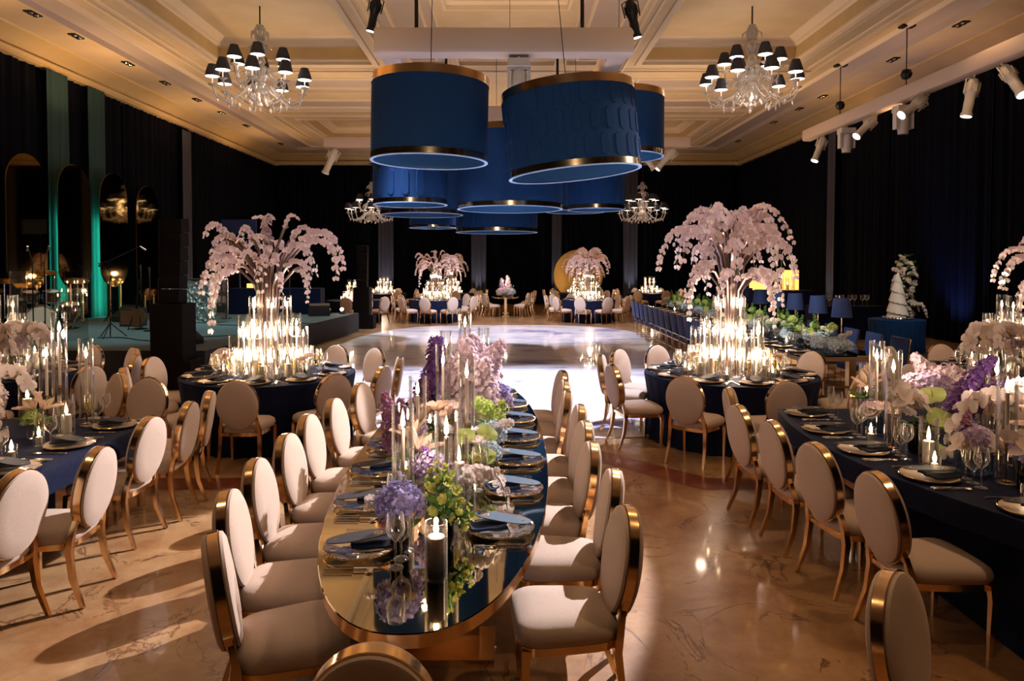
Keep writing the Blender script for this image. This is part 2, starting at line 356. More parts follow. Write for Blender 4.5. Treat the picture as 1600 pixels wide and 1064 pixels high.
xs = sorted({-RX + ix, RX - ix} | {h[0] for h in holes} | {h[1] for h in holes}); ys = sorted({RY0 + ix, RY1 - ix} | {h[2] for h in holes} | {h[3] for h in holes})
for i in range(len(xs) - 1):
    for j in range(len(ys) - 1):
        mx_, my_ = (xs[i] + xs[i + 1]) / 2, (ys[j] + ys[j + 1]) / 2
        if not any(h[0] < mx_ < h[1] and h[2] < my_ < h[3] for h in holes):
            cl.quad((xs[i], ys[j], z2), (xs[i], ys[j + 1], z2), (xs[i + 1], ys[j + 1], z2), (xs[i + 1], ys[j], z2), 1)
for x0, x1, y0, y1, ty in holes:
    if ty == 'c':
        ring(cl, x0, x1, y0, y1, [(-.16, z2), (-.15, z2 - .05), (0, z2 - .05), (0, z2 + .03), (.05, z2 + .05), (.05, z2 + .10)], 3, False)
        ring(cl, x0, x1, y0, y1, [(.05, z2 + .10), (.05, z2 + .40)], 4, False)
        ring(cl, x0, x1, y0, y1, [(.05, z2 + .40), (.10, z2 + .43), (.12, z2 + .50), (.26, z2 + .60), (.30, z2 + .62)], 3, True, 5)
        ring(cl, x0, x1, y0, y1, [(-.62, z2), (-.61, z2 - .03), (-.54, z2 - .03), (-.53, z2)], 3, False)
    elif ty == 's':
        ring(cl, x0, x1, y0, y1, [(-.08, z2), (-.07, z2 - .04), (0, z2 - .04), (0, z2 + .06), (.12, z2 + .10), (.14, z2 + .2), (.30, z2 + .26)], 3, True, 1)
    else:
        ring(cl, x0, x1, y0, y1, [(-.06, z2), (-.05, z2 - .03), (0, z2 - .03), (.0, z2 + .06)], 3, False)
        ring(cl, x0, x1, y0, y1, [(.0, z2 + .06), (.22, z2 + .06)], 2, False)
        ring(cl, x0, x1, y0, y1, [(.22, z2 + .06), (.24, z2 + .02), (.30, z2 + .02), (.32, z2 + .09)], 3, True, 2)
for s in (-1, 1):      # beads running the length of the hall
    for xb in (3.02, 8.05):
        x_ = s * xb * K; cl.box((x_, 16.5, z2 - .02), (.07, 36, .05), 3)
for sy in (18.85, 24.4): cl.box((0, sy * K, z2 - .02), (17.0, .07, .05), 3)
struct(cl.build('ceiling', [CEILG, CEIL, CEILP, CEILT, CEILG, CEIL], sharp=20))

# drapes
def drape(name, p, q, z0, z1_, seed, m, amp=.10, pitch=.28):
    r = random.Random(seed); p, q = Vector(p), Vector(q); L = (q - p).length; d = (q - p) / L; n = Vector((-d.y, d.x))
    k = int(L / .045); ph = [r.uniform(0, 6.28) for _ in range(4)]; mb = MB(); rows = []
    for zi, am in ((z0, 1.15), (z0 + (z1_ - z0) * .5, 1.0), (z1_, .55)):
        row = []
        for i in range(k + 1):
            s_ = L * i / k
            o_ = amp * am * (.55 * sin(2 * PI * s_ / pitch + ph[0] + 1.5 * sin(s_ * 1.7 + ph[1])) + .3 * sin(2 * PI * s_ / (pitch * 2.7) + ph[2]) + .25 * sin(2 * PI * s_ / (pitch * .61) + ph[3]))
            v = p + d * s_ + n * o_; row.append((v.x, v.y, zi))
        rows.append(row)
    mb.rings(rows, 0, cyc=False); return mb.build(name, m, sharp=180)
nL = 8
for s, side in ((-1, 'left'), (1, 'right')):
    for i in range(nL):
        y0, y1 = WY - (i + 1) * 36.9 / nL, WY - i * 36.9 / nL
        o = drape('curtain', (s * WX, y0 + .01), (s * WX, y1 - .01), .01, ZT + .03, i + 40 * (s + 2), DRAPE)
        tag(o, 'floor-length pleated black curtain on the %s wall, %s panel from the back corner' % (side, OW[i]), 'curtain', 'curtains on the %s wall' % side)
nB = 7; bw = 2 * (WX - .3) / nB
for i in range(nB):
    x0 = -WX + .3 + i * bw
    o = drape('curtain', (x0 + .01, WY), (x0 + bw - .01, WY), .01, ZT + .03, i + 300, DRAPE)
    tag(o, 'floor-length pleated black curtain on the back wall, %s panel from the left corner' % OW[i], 'curtain', 'curtains on the back wall')
def wx(px, Y): return (px - 792) * Y / F
def wz(py, Y): return HC + (410 - py) * Y / F
for i, (px, wd) in enumerate(((603, .75), (748, .75), (870, .5), (985, .7))):
    x = wx(px, WY - .4)
    o = drape('sheer_curtain', (x - wd / 2, WY - .35), (x + wd / 2, WY - .35), .01, ZT - .2, 500 + i, DRAPEG, .09, .2)
    tag(o, 'narrow grey sheer curtain lit from below on the back wall, %s from the left' % OW[i], 'curtain', 'sheer strips on the back wall')
    spot((x, WY - .8, .15), (x, WY - .33, 3.5), 160, (.85, .86, 1), 50, .9, .03)
for px, Y in ((1309, 26.0), (283, 22)):
    s = 1 if px > 800 else -1; y_ = abs(WX * F / (px - 792))
    o = drape('sheer_curtain', (s * (WX - .25), y_ - .35), (s * (WX - .25), y_ + .35), .01, ZT - .2, int(px), DRAPEG, .06, .2)
    tag(o, 'narrow grey sheer curtain strip against the %s wall' % ('right' if s > 0 else 'left'), 'curtain')
    spot((s * (WX - .7), y_, .15), (s * (WX - .2), y_, 3.5), 60, (.8, .82, 1), 50, .9, .03)

# ------------------------------------------------------------------ trusses wrapped in ivory fabric, with theatre lamps
def bar(mb, c, d, jit=0, r=None):
    """fabric-wrapped bar with rounded edges"""
    ax = max(range(3), key=lambda i: d[i]); o = [i for i in range(3) if i != ax]; n = max(2, int(d[ax] / .5)); L = []
    for i in range(n + 1):
        row = []; t_ = -d[ax] / 2 + d[ax] * i / n
        for j in range(12):
            a = 2 * PI * (j + .5) / 12; e_ = .35; ca, sa = cos(a), sin(a)
            p = [0, 0, 0]; p[ax] = c[ax] + t_; p[o[0]] = c[o[0]] + d[o[0]] / 2 * math.copysign(abs(ca) ** e_, ca); p[o[1]] = c[o[1]] + d[o[1]] / 2 * math.copysign(abs(sa) ** e_, sa)
            if jit: p[o[1]] += jit * sin(i * 2.1 + j)
            row.append(tuple(p))
        L.append(row)
    mb.rings(L, 0, True, True)
tz = zc(3.42)
t1 = thing('lighting_truss', 'ivory wrapped rectangular truss hanging above the blue drum shades', 'truss', (0, 11.9, tz))
for nm, c, d in (('front_bar', (-.05, 0, 0), (4.25, .42, .44)), ('side_bar', (-1.98, 2.9, .02), (.36, 5.4, .4)), ('side_bar', (1.88, 2.9, .02), (.36, 5.4, .4)), ('back_bar', (-.05, 5.8, 0), (4.25, .4, .42))):
    b = MB(); bar(b, c, d, .004); b.build(nm, TRUSSF, t1)
for x, y in ((-1.5, 0), (1.25, 0), (-1.5, 5.8), (1.25, 5.8)):
    b = MB(); b.tube([(x, y, .2), (x, y, z2 - tz - .005)], .035, 6); b.build('hoist_rod', BLKM, t1)
tr = thing('lighting_truss', 'long ivory wrapped truss along the right side carrying white spotlights', 'truss', (8.5 * K, 3, zc(3.58)))
b = MB(); bar(b, (0, 9.3, 0), (.30, 18.4, .34), .003); b.build('bar', TRUSSF, tr)
for y in (9.2, 13.2, 16.4, 5):
    b = MB(); b.tube([(0, y, .15), (0, y, z2 - zc(3.58) - .005)], .012, 5); b.box((0, y, z2 - zc(3.58) - .03), (.3, .2, .05)); b.ball((0, y, .45), .13, 8); b.build('hoist_chain', BLKM, tr)
tf = thing('lighting_truss', 'ivory wrapped truss across the far end of the ceiling', 'truss', (0, 24.7 * K, zc(4.15)))
b = MB(); bar(b, (0, 0, 0), (13.4, .42, .40), .006); b.build('bar', TRUSSF, tf)
for x in (-4, 4):
    b = MB(); b.tube([(x, 0, .15), (x, 0, z2 - zc(4.15) - .005)], .015, 5); b.build('hoist_chain', BLKM, tf)

def profile_lamp(name='profile_spotlight', body=WFIX):
    """local -Z is the beam, lamp hangs from the origin"""
    t_ = thing(name)
    b = MB(); b.tube([(-.13, 0, -.30), (-.14, 0, -.05), (0, 0, .0), (.14, 0, -.05), (.13, 0, -.30)], .012, 5); b.tube([(0, 0, 0), (0, 0, .07)], .02, 6); b.build('yoke', body, t_)
    h = MB(); h.M = Matrix.Translation((0, 0, -.30))
    h.lathe([(.02, .28), (.07, .27), (.095, .20), (.10, .02), (.085, 0), (.075, -.10), (.08, -.12), (.075, -.30), (.09, -.31), (.095, -.36), (.085, -.37)], 14, 0, cap0=True)
    for k in range(8): a = k * PI / 4; h.box((.105 * cos(a), .105 * sin(a), .12), (.02, .02, .14))
    hb = h.build('housing', body, t_)
    l = MB(); l.M = Matrix.Translation((0, 0, -.30)); l.lathe([(.001, -.345), (.07, -.35), (.084, -.36)], 14); l.build('lens', LENS, hb)
    return t_
def moving_head():
    t_ = thing('moving_head_lamp')
    b = MB(); b.box((0, 0, -.08), (.34, .26, .12), t=.95); b.tube([(0, 0, -.03), (0, 0, .05)], .025, 6); b.build('base', WFIX, t_)
    b = MB(); b.box((-.15, 0, -.30), (.05, .14, .36)); b.box((.15, 0, -.30), (.05, .14, .36)); b.box((0, 0, -.15), (.34, .14, .04)); b.build('yoke', WFIX, t_)
    b = MB(); b.lathe([(.02, -.14), (.09, -.16), (.115, -.22), (.115, -.42), (.10, -.52), (.095, -.58), (.08, -.585)], 16, cap0=True); h = b.build('head', WFIX, t_)
    l = MB(); l.lathe([(.001, -.575), (.08, -.58)], 16); l.build('lens', SILV, h)
    return t_
PL = profile_lamp(); MH = moving_head()
lampz = zc(3.58) - .19
for i, (px, ty, tilt) in enumerate(((1285, 'p', (5, 25)), (1320, 'm', (0, 0)), (1364, 'p', (8, 48)), (1408, 'm', (0, 0)), (1443, 'p', (5, 56)), (1517, 'p', (0, 12)), (1562, 'p', (36, 2)))):
    y = 8.5 * K * F / (px - 792)
    nth = OW[i]
    if ty == 'p': put(PL, (8.5 * K, y, lampz - .05), 0, 'white theatre spotlight, %s lamp from the far end of the right truss' % nth, 'spotlights on the right truss', rot=(rad(-tilt[0]), rad(tilt[1]), rad(8)), sc=1.15)
    else: put(MH, (8.5 * K, y, lampz - .03), 0, 'white upright moving-head lamp, %s lamp from the far end of the right truss' % nth, 'moving heads on the right truss', sc=1.15)
put(MH, (.2, 11.9, tz - .25), 0, 'white moving-head lamp under the middle of the rectangular truss', None, sc=1.1)
put(PL, (-6.3, 24.7 * K, zc(4.15) - .23), 0, 'white theatre spotlight at the left end of the far truss', rot=(0, rad(24), 0), sc=1.5)
put(PL, (6.2, 24.7 * K, zc(4.15) - .23), 0, 'white theatre spotlight near the right end of the far truss, right one', rot=(0, rad(42), 0), sc=1.5)
put(PL, (4.9, 24.7 * K, zc(4.15) - .3), 0, 'white theatre spotlight near the right end of the far truss, left one', rot=(0, rad(-38), 0), sc=1.3)
PB = profile_lamp('black_spotlight', BLKM)
put(PB, (-2.12, 11.75, tz + .70), 0, 'black theatre spotlight on the left end of the rectangular truss', rot=(0, rad(12), 0), sc=.85)
put(PB, (2.0, 11.75, tz + .66), 0, 'black theatre spotlight on the right end of the rectangular truss', rot=(0, rad(-12), 0), sc=.95)
# recessed twin spotlights
rp = thing('recessed_spotlight'); b = MB(); b.box((0, 0, -.015), (.20, .42, .03)); b.build('housing', BLKM, rp)
for s in (-1, 1): b = MB(); b.lathe([(.05, -.06), (.075, -.03)], 10, c=(0, s * .1, 0), cap0=True); b.build('lamp_head', SILV, rp)
for side, xx, pys in (('left', -9.9, (24, 59, 101, 131, 157, 177, 197, 225)), ('right', 9.9, (40, 95, 152, 171, 192, 221))):
    for i, py in enumerate(pys):
        hh = (z1 - HC); y = F * hh / (410 - py)
        put(rp, (xx * (1.02), y, z1 - .001), 0, 'small black recessed spotlight in the %s ceiling margin, %s from the camera end' % (side, OW[i]), 'recessed spotlights, %s margin' % side, sc=.9)

dl = thing('lit_downlight'); b = MB(); b.lathe([(.09, 0), (.09, -.02), (.075, -.02)], 16); b.build('ring', SILV, dl); b = MB(); b.lathe([(.075, -.018), (.001, -.016)], 16); b.build('lens', LENS, dl)
for i, x in enumerate((-7.95, -7.65)): put(dl, (x, 32.3, z2), 0, 'small bright downlight in the ceiling near the far left corner, %s one' % ('left' if i == 0 else 'right'), 'lit downlights at the far left')
# ------------------------------------------------------------------ blue drum pendants
def drum(label, X, Y, zb, zt, D, pat=False, tilt=(0, 0), nrow=3, npill=24):
    t_ = thing('drum_pendant', label, 'pendant lamp', (X, Y, zb)); H = zt - zb; r = D / 2; n = 64; g = .085 if H > .7 else .06
    t_.rotation_euler = (tilt[0], tilt[1], 0)
    b = MB(); b.lathe([(r, g), (r, H - g)], n)
    if pat:
        rh = (H - 2 * g) / nrow
        for row in range(nrow):
            for k in range(npill):
                a0 = 2 * PI * (k + .5 * (row % 2)) / npill; hw = .255 * 2 * PI / npill; z0, z1_ = g + rh * row + rh * .07, g + rh * (row + 1) - rh * .07; rr = r * hw; pts = []
                for q in range(20):
                    a = PI * (q % 10) / 9 if q < 10 else PI + PI * (q % 10) / 9
                    pts.append((a0 + hw * cos(a), (z1_ - rr if q < 10 else z0 + rr) + rr * sin(a)))
                o_ = [((r + .0) * cos(a), (r + .0) * sin(a), z) for a, z in pts]; i_ = [((r + .013) * cos(a0 + (a - a0) * .86), (r + .013) * sin(a0 + (a - a0) * .86), (z0 + z1_) / 2 + (z - (z0 + z1_) / 2) * .96) for a, z in pts]
                b.rings([o_, i_], 0); b.add(i_, [tuple(range(20))], 0)
    b.build('shade', DRUM, t_, sharp=30)
    b = MB(); b.lathe([(r - .035, .01), (r - .035, H - .01)], n); b.build('lining', DRUMI, t_)
    b = MB(); b.lathe([(r + .006, 0.0), (r + .006, g), (r, g)], n); b.build('gold_band', GOLD, t_)
    b = MB(); b.lathe([(r, H - g - .03), (r + .006, H - g - .03), (r + .006, H), (r - .035, H)], n); b.build('gold_band', GOLD, t_)
    b = MB(); b.lathe([(r + .008, .001), (r + .008, -.012), (r - .037, -.012), (r - .037, .001)], n); b.build('rim', DRUMR, t_)
    b = MB()
    hz = [{'s': .256, 't': .088, 'c': .6}[h[4]] for h in holes if h[0] < X < h[1] and h[2] < Y < h[3]]; top = z2 + (hz[0] if hz else -.002)
    if 11.6 < Y < 17.9 and (abs(X + 1.98) < .17 or abs(X - 1.88) < .17): top = tz - .16
    for k in range(3): a = k * 2.094 + .5; b.tube([((r - .02) * cos(a), (r - .02) * sin(a), H - .1), (.02 * cos(a), .02 * sin(a), H - .02)], .006, 4)
    b.tube([(0, 0, H - .03), (0, 0, top - zb)], .006, 5); b.build('hanging_wire', BLKM, t_)
    return t_
drum('large plain navy drum shade, nearest on the left', -1.11, 10.2, wz(253, 10.2), wz(101, 9.4), 1.66, False, (0, rad(1.2)))
drum('largest drum shade, embossed with pill shapes, hanging crooked at right', .96, 10.1, wz(272, 10.1), wz(116, 9.2), 1.86, True, (0, rad(-5.5)), 3, 26)
drum('plain navy drum shade with a bright gold rim, half behind the crooked one', 2.08, 13.3, wz(246, 13.3), wz(132, 12.5), 1.66, False)
drum('small embossed drum shade hanging just below the nearest left one', -1.87, 13.8, wz(320, 13.8), wz(215, 13.8), 1.42, True, (0, 0), 2, 16)
drum('wide plain drum shade in the middle, between the two big ones', .06, 13.9, wz(327, 13.9), wz(206, 13.9), 2.04, False)
drum('plain drum shade behind the small embossed one at left', -1.98, 16.6, wz(336, 16.6), wz(225, 16.6), 1.9, False)
drum('lowest wide embossed drum shade, at the back of the cluster', -.26, 18.1, wz(363, 18.1), wz(304, 18.1), 2.06, True, (0, 0), 1, 20)
drum('smallest shallow drum shade, low at the back left', -2.03, 19.6, wz(356, 19.6), wz(318, 19.6), 1.3, False)
drum('small embossed drum shade under the right side of the crooked one', 1.92, 15.4, wz(328, 15.4), wz(240, 15.4), 1.22, True, (0, 0), 2, 16)
drum('plain dark drum shade half hidden behind the small embossed right one', 1.75, 18.2, wz(331, 18.2), wz(262, 18.2), 1.5, False)

# ------------------------------------------------------------------ chandeliers
def chandelier():
    t_ = thing('chandelier'); H = 1.78
    b = MB(); b.lathe([(.015, 1.62), (.05, 1.66), (.12, 1.70), (.05, 1.72), (.09, 1.76), (.02, 1.8)], 12)
    b.lathe([(.02, 1.62), (.06, 1.52), (.03, 1.46), (.10, 1.36), (.14, 1.28), (.05, 1.18), (.09, 1.08), (.13, .96), (.06, .86), (.12, .74), (.17, .62), (.10, .50), (.17, .40), (.20, .30), (.10, .16), (.03, .06), (.05, 0), (.005, -.08)], 14); b.build('stem', CHAND, t_)
    b = MB(); b.tube([(0, 0, 1.78), (0, 0, 2.62)], .018, 6); b.lathe([(.1, 2.60), (.1, 2.62)], 10, cap1=True); rod = b.build('rod', BLKM, t_)
    b = MB()           # curled leaves and drops round the stem
    for tier, (z, r_, n, up) in enumerate(((.55, .34, 8, .35), (.30, .42, 8, -.30), (1.1, .24, 6, .3), (1.45, .2, 6, .25))):
        for k in range(n):
            a = 2 * PI * (k + .5 * (tier % 2)) / n; c, s = cos(a), sin(a)
            b.tube([(.08 * c, .08 * s, z), (r_ * .6 * c, r_ * .6 * s, z + up * .8), (r_ * c, r_ * s, z + up * .5), (r_ * 1.05 * c, r_ * 1.05 * s, z + up * .1)], [.03, .035, .022, .008], 5)
    for k in range(12):
        a = 2 * PI * k / 12; r_ = .45 + .25 * (k % 2); b.lathe([(.004, .0), (.03, -.05), (.035, -.09), (.004, -.13)], 6, c=(r_ * cos(a), r_ * sin(a), .05 + .1 * (k % 2)))
    b.build('crystal_leaves', CHAND, t_)
    arms = [(.98, .30, .62, 2 * PI * k / 9) for k in range(9)] + [(.58, .72, 1.02, 2 * PI * (k + .4) / 6) for k in range(6)]
    pa = {}
    for (r_, z0, zt, a) in arms:
        key = r_
        if key not in pa:
            b = MB(); b.tube([(.10, 0, z0 + .06), (.25 * r_, 0, z0 + .12), (.45 * r_, 0, z0 - .10), (.72 * r_, 0, z0 - .26), (.92 * r_, 0, z0 - .16), (r_, 0, z0 + .04), (r_, 0, zt - .22)], .02, 6)
            b.lathe([(.005, -.02), (.05, .0), (.10, .035), (.03, .01)], 10, c=(r_, 0, z0 + .06)); b.tube([(.6 * r_, 0, z0 - .2), (.62 * r_, 0, z0 - .34)], [.02, .004], 5)
            b.lathe([(.004, .02), (.028, -.02), (.004, -.10)], 6, c=(.9 * r_, 0, z0 - .2))
            arm = b.build('arm', CHAND, t_)
            b = MB(); b.tube([(r_, 0, zt - .22), (r_, 0, zt)], .014, 6); par(b.build('candle_tube', WAX), arm)
            b = MB(); b.lathe([(.152, -.06), (.142, .03), (.085, .20)], 18, 0, c=(r_, 0, zt)); b.lathe([(.149, -.058), (.139, .03), (.083, .198)], 18, 1, c=(r_, 0, zt)); b.lathe([(.148, -.045), (.001, -.043)], 18, 2, c=(r_, 0, zt)); par(b.build('lamp_shade', [SHADEB, SHADEW, BULB]), arm)
            pa[key] = arm; arm.rotation_euler = (0, 0, a)
        else:
            c = ctree(pa[key], t_); c.rotation_euler = (0, 0, a)
    return t_, rod
CH, rod = chandelier()
Yc = 15.75 * K
for i, (s, lab) in enumerate(((-1, 'large glass chandelier with black shades at upper left'), (1, 'large glass chandelier with black shades at upper right'))):
    Xc = s * 5.39 * K; k = F / Yc
    put(CH, (Xc - (.04 if s < 0 else .0), Yc, HC + (410 - 175) / k + .12), .3 + s, lab, 'large chandeliers', sc=1.06); 
    CHcopy = None
yf = 28.5 * K
for s, side in ((-1, 'left'), (1, 'right')):
    o = put(CH, (s * 5.42 * K, yf, wz(350, yf) + .1), .7 * s, 'pale glass chandelier hanging far away at the back %s' % side, 'far chandeliers', sc=(1.0, 1.0, .94))
    b = MB(); b.tube([(0, 0, 2.62), (0, 0, (z2 + .6 - o.location.z) / .94)], .012, 5); b.build('chain', BLKM, o)
for o in [x for x in bpy.data.objects if x.name.startswith('chandelier')]: o['category'] = 'chandelier'
for s in (-1, 1):
    point((s * 5.39 * K, Yc, zc(3.3) + .3), 45, WRM, .5); point((s * 5.42 * K, yf, 4.4), 22, WRM, .4)
for n_, c_ in (('profile_spotlight', 'spotlight'), ('moving_head_lamp', 'stage light'), ('black_spotlight', 'spotlight'), ('recessed_spotlight', 'ceiling light'), ('lit_downlight', 'ceiling light')):
    for o in bpy.data.objects:
        if o.name.split('.')[0] == n_ and o.parent is None: o['category'] = c_
# ------------------------------------------------------------------ gold oval-back chairs
def make_chair():
    t_ = thing('banquet_chair', '', 'chair')
    # seat: domed cushion, sitter faces +Y
    def seat_loop(sc_, z):
        L = []
        for i in range(28):
            a = 2 * PI * i / 28; c, s = cos(a), sin(a); e_ = .42
            x = .224 * sc_ * math.copysign(abs(c) ** e_, c); y = .240 * sc_ * math.copysign(abs(s) ** e_, s) + .012
            x *= 1 + .10 * (y / .225)            # wider towards the front
            L.append((x, y, z))
        return L
    b = MB(); b.rings([seat_loop(.95, .385), seat_loop(1.0, .40), seat_loop(1.015, .425), seat_loop(.98, .452), seat_loop(.86, .474), seat_loop(.6, .488), seat_loop(.3, .493), seat_loop(.02, .494)], 0, True, True); b.build('seat', BEIGE, t_)
    b = MB(); b.rings([seat_loop(.90, .352), seat_loop(.97, .352), seat_loop(.97, .388), seat_loop(.90, .388), seat_loop(.90, .352)], 0); b.build('seat_frame', GOLD, t_)
    for s in (-1, 1):
        b = MB(); b.tube([(s * .222, .205, .385), (s * .225, .212, .30), (s * .222, .205, .15), (s * .220, .20, .0)], [.028, .024, .019, .015], 4); b.build('leg', GOLD, t_)
        b = MB(); b.tube([(s * .17, -.235, .52), (s * .188, -.215, .42), (s * .19, -.205, .34), (s * .195, -.225, .18), (s * .205, -.29, .0)], [.018, .024, .026, .022, .015], 4); b.build('leg', GOLD, t_)
    # back: oval pads inside a gold band, leaning backwards
    M = Matrix.Translation((0, -.265, .68)) @ Matrix.Rotation(rad(9), 4, 'X')
    A, B_ = .205, .25
    def ov(sc_, y, n=40): return [(A * sc_ * cos(2 * PI * i / n), y, B_ * sc_ * sin(2 * PI * i / n)) for i in range(n)]
    b = MB(); b.M = M
    for sg in (-1, 1):
        P_ = [(.95, .0), (.965, .020), (.985, .027), (.97, .039), (.88, .049), (.55, .056), (.02, .057)]
        b.rings([ov(q, sg * y) for q, y in P_], 0, False, True)
    b.build('backrest', BEIGE, t_)
    b = MB(); b.M = M; b.rings([ov(.95, -.021), ov(1.012, -.021), ov(1.012, .021), ov(.95, .021)], 0); b.build('backrest_rim', GOLD, t_)
    b = MB()
    for s in (-1, 1): b.tube([(s * .17, -.235, .50), (s * .165, -.25, .56), (s * .18, -.262, .60)], [.02, .018, .014], 4)
    b.tube([(-.19, -.205, .37), (.19, -.205, .37)], .018, 4); b.build('back_support', GOLD, t_)
    return t_
CHAIR = make_chair()
def chair(bx, by, ang, label, group):
    """bx, by: centre of the backrest on the floor plan; ang: direction the sitter faces (degrees, 90 = away from camera)"""
    a = rad(ang); return put(CHAIR, (bx + .27 * cos(a), by + .27 * sin(a), .0), a - PI / 2, label, group)

# ------------------------------------------------------------------ tableware
def wine_glass(h=.235, rb=.043, rt=.035, bowl=.115, fill=None, name='wine_glass'):
    st = h - bowl
    b = MB(); b.lathe([(.034, .0), (.034, .002), (.006, .008), (.004, .02), (.004, st - .01), (.012, st), (rb * .8, st + bowl * .18), (rb, st + bowl * .42), (rt, h)], 14)
    o = b.build(name, STEMW)
    if fill:
        b = MB(); b.lathe([(.010, st + .003), (rb * .76, st + bowl * .18), (rb * .95, st + bowl * .42), (.9 * rb, st + bowl * fill), (.001, st + bowl * fill)], 12); par(b.build('drink', WINE), o)
    return o
WG = wine_glass(); WATER = wine_glass(.20, .046, .040, .12, name='water_goblet'); FLUTE = wine_glass(.25, .028, .024, .15, .7, 'champagne_flute')
def charger(glassy):
    t_ = thing('glass_charger_plate' if glassy else 'cream_charger_plate')
    b = MB(); b.lathe([(.001, .004), (.105, .004), (.12, .012), (.162, .020), (.166, .022), (.166, .016), (.12, .006), (.105, .0), (.001, .0)], 40); b.build('plate', ACRY if glassy else PLATE, t_)
    b = MB(); b.lathe([(.160, .0215), (.166, .0245), (.1685, .0215), (.166, .017)], 48)
    if glassy:
        for k in range(48): b.ball((.166 * cos(k * PI / 24), .166 * sin(k * PI / 24), .023), .0042, 4)
    b.build('gold_rim', GOLD, t_); return t_
CHG = charger(True); CHP = charger(False)
def napkin(m):
    b = MB(); rows = []
    for i in range(11):
        u = i / 10 - .5; row = []
        for j in range(9):
            v = j / 8 - .5; row.append((u * .15 + .004 * sin(6 * v + u * 4), v * (.19 + .02 * sin(5 * u)), .016 + .004 * sin(9 * u + 2 * v) + .002 * cos(11 * v)))
        rows.append(row)
    b.rings(rows, 0, cyc=False); r2 = [[(x, y, z - .011) for x, y, z in r] for r in rows]; b.rings(r2, 0, cyc=False)
    for r_, s_ in ((rows, r2),):
        b.rings([r_[0], s_[0]], 0, cyc=False); b.rings([r_[-1], s_[-1]], 0, cyc=False); b.rings([[q[0] for q in r_], [q[0] for q in s_]], 0, cyc=False); b.rings([[q[-1] for q in r_], [q[-1] for q in s_]], 0, cyc=False)
    return b.build('napkin', m, sharp=80)
NAPF = napkin(NAPB); NAPF.name = 'satin_napkin'; NAPN = napkin(NAVYC)
def card(m, name):
    t_ = thing(name); b = MB(); pts = []
    for k in range(32):
        a = 2 * PI * k / 32; pts.append((.055 * math.copysign(abs(cos(a)) ** .8, cos(a)), .145 * math.copysign(abs(sin(a)) ** .8, sin(a))))
    b.rings([[(x, y, 0) for x, y in pts], [(x, y, .004) for x, y in pts]], 0, True, True); b.build('card', m, t_)
    b = MB(); b.lathe([(.017, .0044), (.020, .0048), (.021, .0044)], 20, c=(0, .09, 0)); b.box((-.004, .09, .0045), (.003, .036, .0006)); b.box((.004, .09, .0045), (.003, .036, .0006)); b.box((0, .09, .0045), (.040, .003, .0006)); b.build('monogram', PAPER, t_); b = MB()
    b.tube([(-.012, -.108, .0045), (-.006, -.098, .0045), (.0, -.108, .0045), (.005, -.099, .0045), (.012, -.106, .0045)], .0011, 4); b.build('script_mark', PAPER, t_)
    return t_
CARDB = card(CARD, 'blue_menu_card'); CARDK = card(CARDN, 'navy_menu_card')
def cutlery(kind, clear):
    t_ = thing(kind); b = MB(); hd = MB()
    if kind == 'dinner_fork':
        b.box((0, .055, .006), (.007, .05, .003)); b.box((0, .09, .007), (.022, .022, .003))
        for k in (-1.5, -.5, .5, 1.5): b.box((k * .0058, .115, .007), (.003, .034, .002))
    elif kind == 'dinner_knife': b.box((0, .08, .006), (.018, .12, .002), 0, .7)
    else:
        b.box((0, .05, .006), (.006, .05, .003)); b.lathe([(.001, .002), (.012, .005), (.018, .009)], 12, c=(0, .095, 0))
    b.build('head', SILV, t_)
    hd.box((0, -.04, .008), (.018 if clear else .011, .125, .013 if clear else .008), 0, .75, .97); hd.build('handle', ACRY if clear else SILV, t_)
    return t_
CUT = {(k, c): cutlery(k, c) for k in ('dinner_fork', 'dinner_knife', 'dessert_spoon') for c in (True, False)}

def setting(x, y, z, ang, style, seat, grp, glasses=3, cut=True):
    """one place at a table; ang = direction from sitter to table centre"""
    a = rad(ang); c, s = cos(a), sin(a)
    def W_(f, r): return (x + c * f + s * r, y + s * f - c * r, z)      # f forward, r to the sitter's right
    rz = a - PI / 2
    if style == 'front':
        put(CHG, W_(0, 0), rz, 'clear glass charger with gold rim, ' + seat, grp + ' chargers')
        put(NAPF, (*W_(.06, -.02)[:2], z + .023), rz + .15, 'blue satin napkin on the charger, ' + seat, grp + ' napkins')
        p = W_(-.01, .0); put(CARDB if 'right side' in seat else CARDK, (p[0], p[1], z + .060), rz, 'oval %s menu card, %s' % ('blue' if 'right side' in seat else 'navy', seat), grp + ' menu cards', rot=(rad(4), 0, rz + rad(-16 if 'right side' in seat else 16)))
    else:
        put(CHP, W_(0, 0), rz, 'cream charger with gold edge, ' + seat, grp + ' chargers')
        put(NAPN, (*W_(.04, .03)[:2], z + .023), rz + .3, 'dark navy folded napkin, ' + seat, grp + ' napkins')
        p = W_(0, .0); put(CARDK, (p[0], p[1], z + .060), rz, 'dark navy menu card, ' + seat, grp + ' menu cards', rot=(rad(4), 0, rz - .3))
    cl = style == 'front'; mt = 'clear-handled' if cl else 'silver'
    if cut:
        for k, r_ in (('dinner_fork', -.215), ('dinner_knife', .205), ('dessert_spoon', .235)):
            put(CUT[(k, cl)], W_(-.01, r_), rz, '%s %s, %s' % (mt, k.split('_')[1], seat), grp + ' cutlery')
    if glasses > 0: put(WATER, W_(.20, .10), 0, 'water goblet, ' + seat, grp + ' glasses')
    if glasses > 1: put(WG, W_(.19, .19), 0, 'empty wine glass, ' + seat, grp + ' glasses')
    if glasses > 2: put(FLUTE, W_(.215, .01), 0, 'flute of sparkling wine, ' + seat, grp + ' glasses')
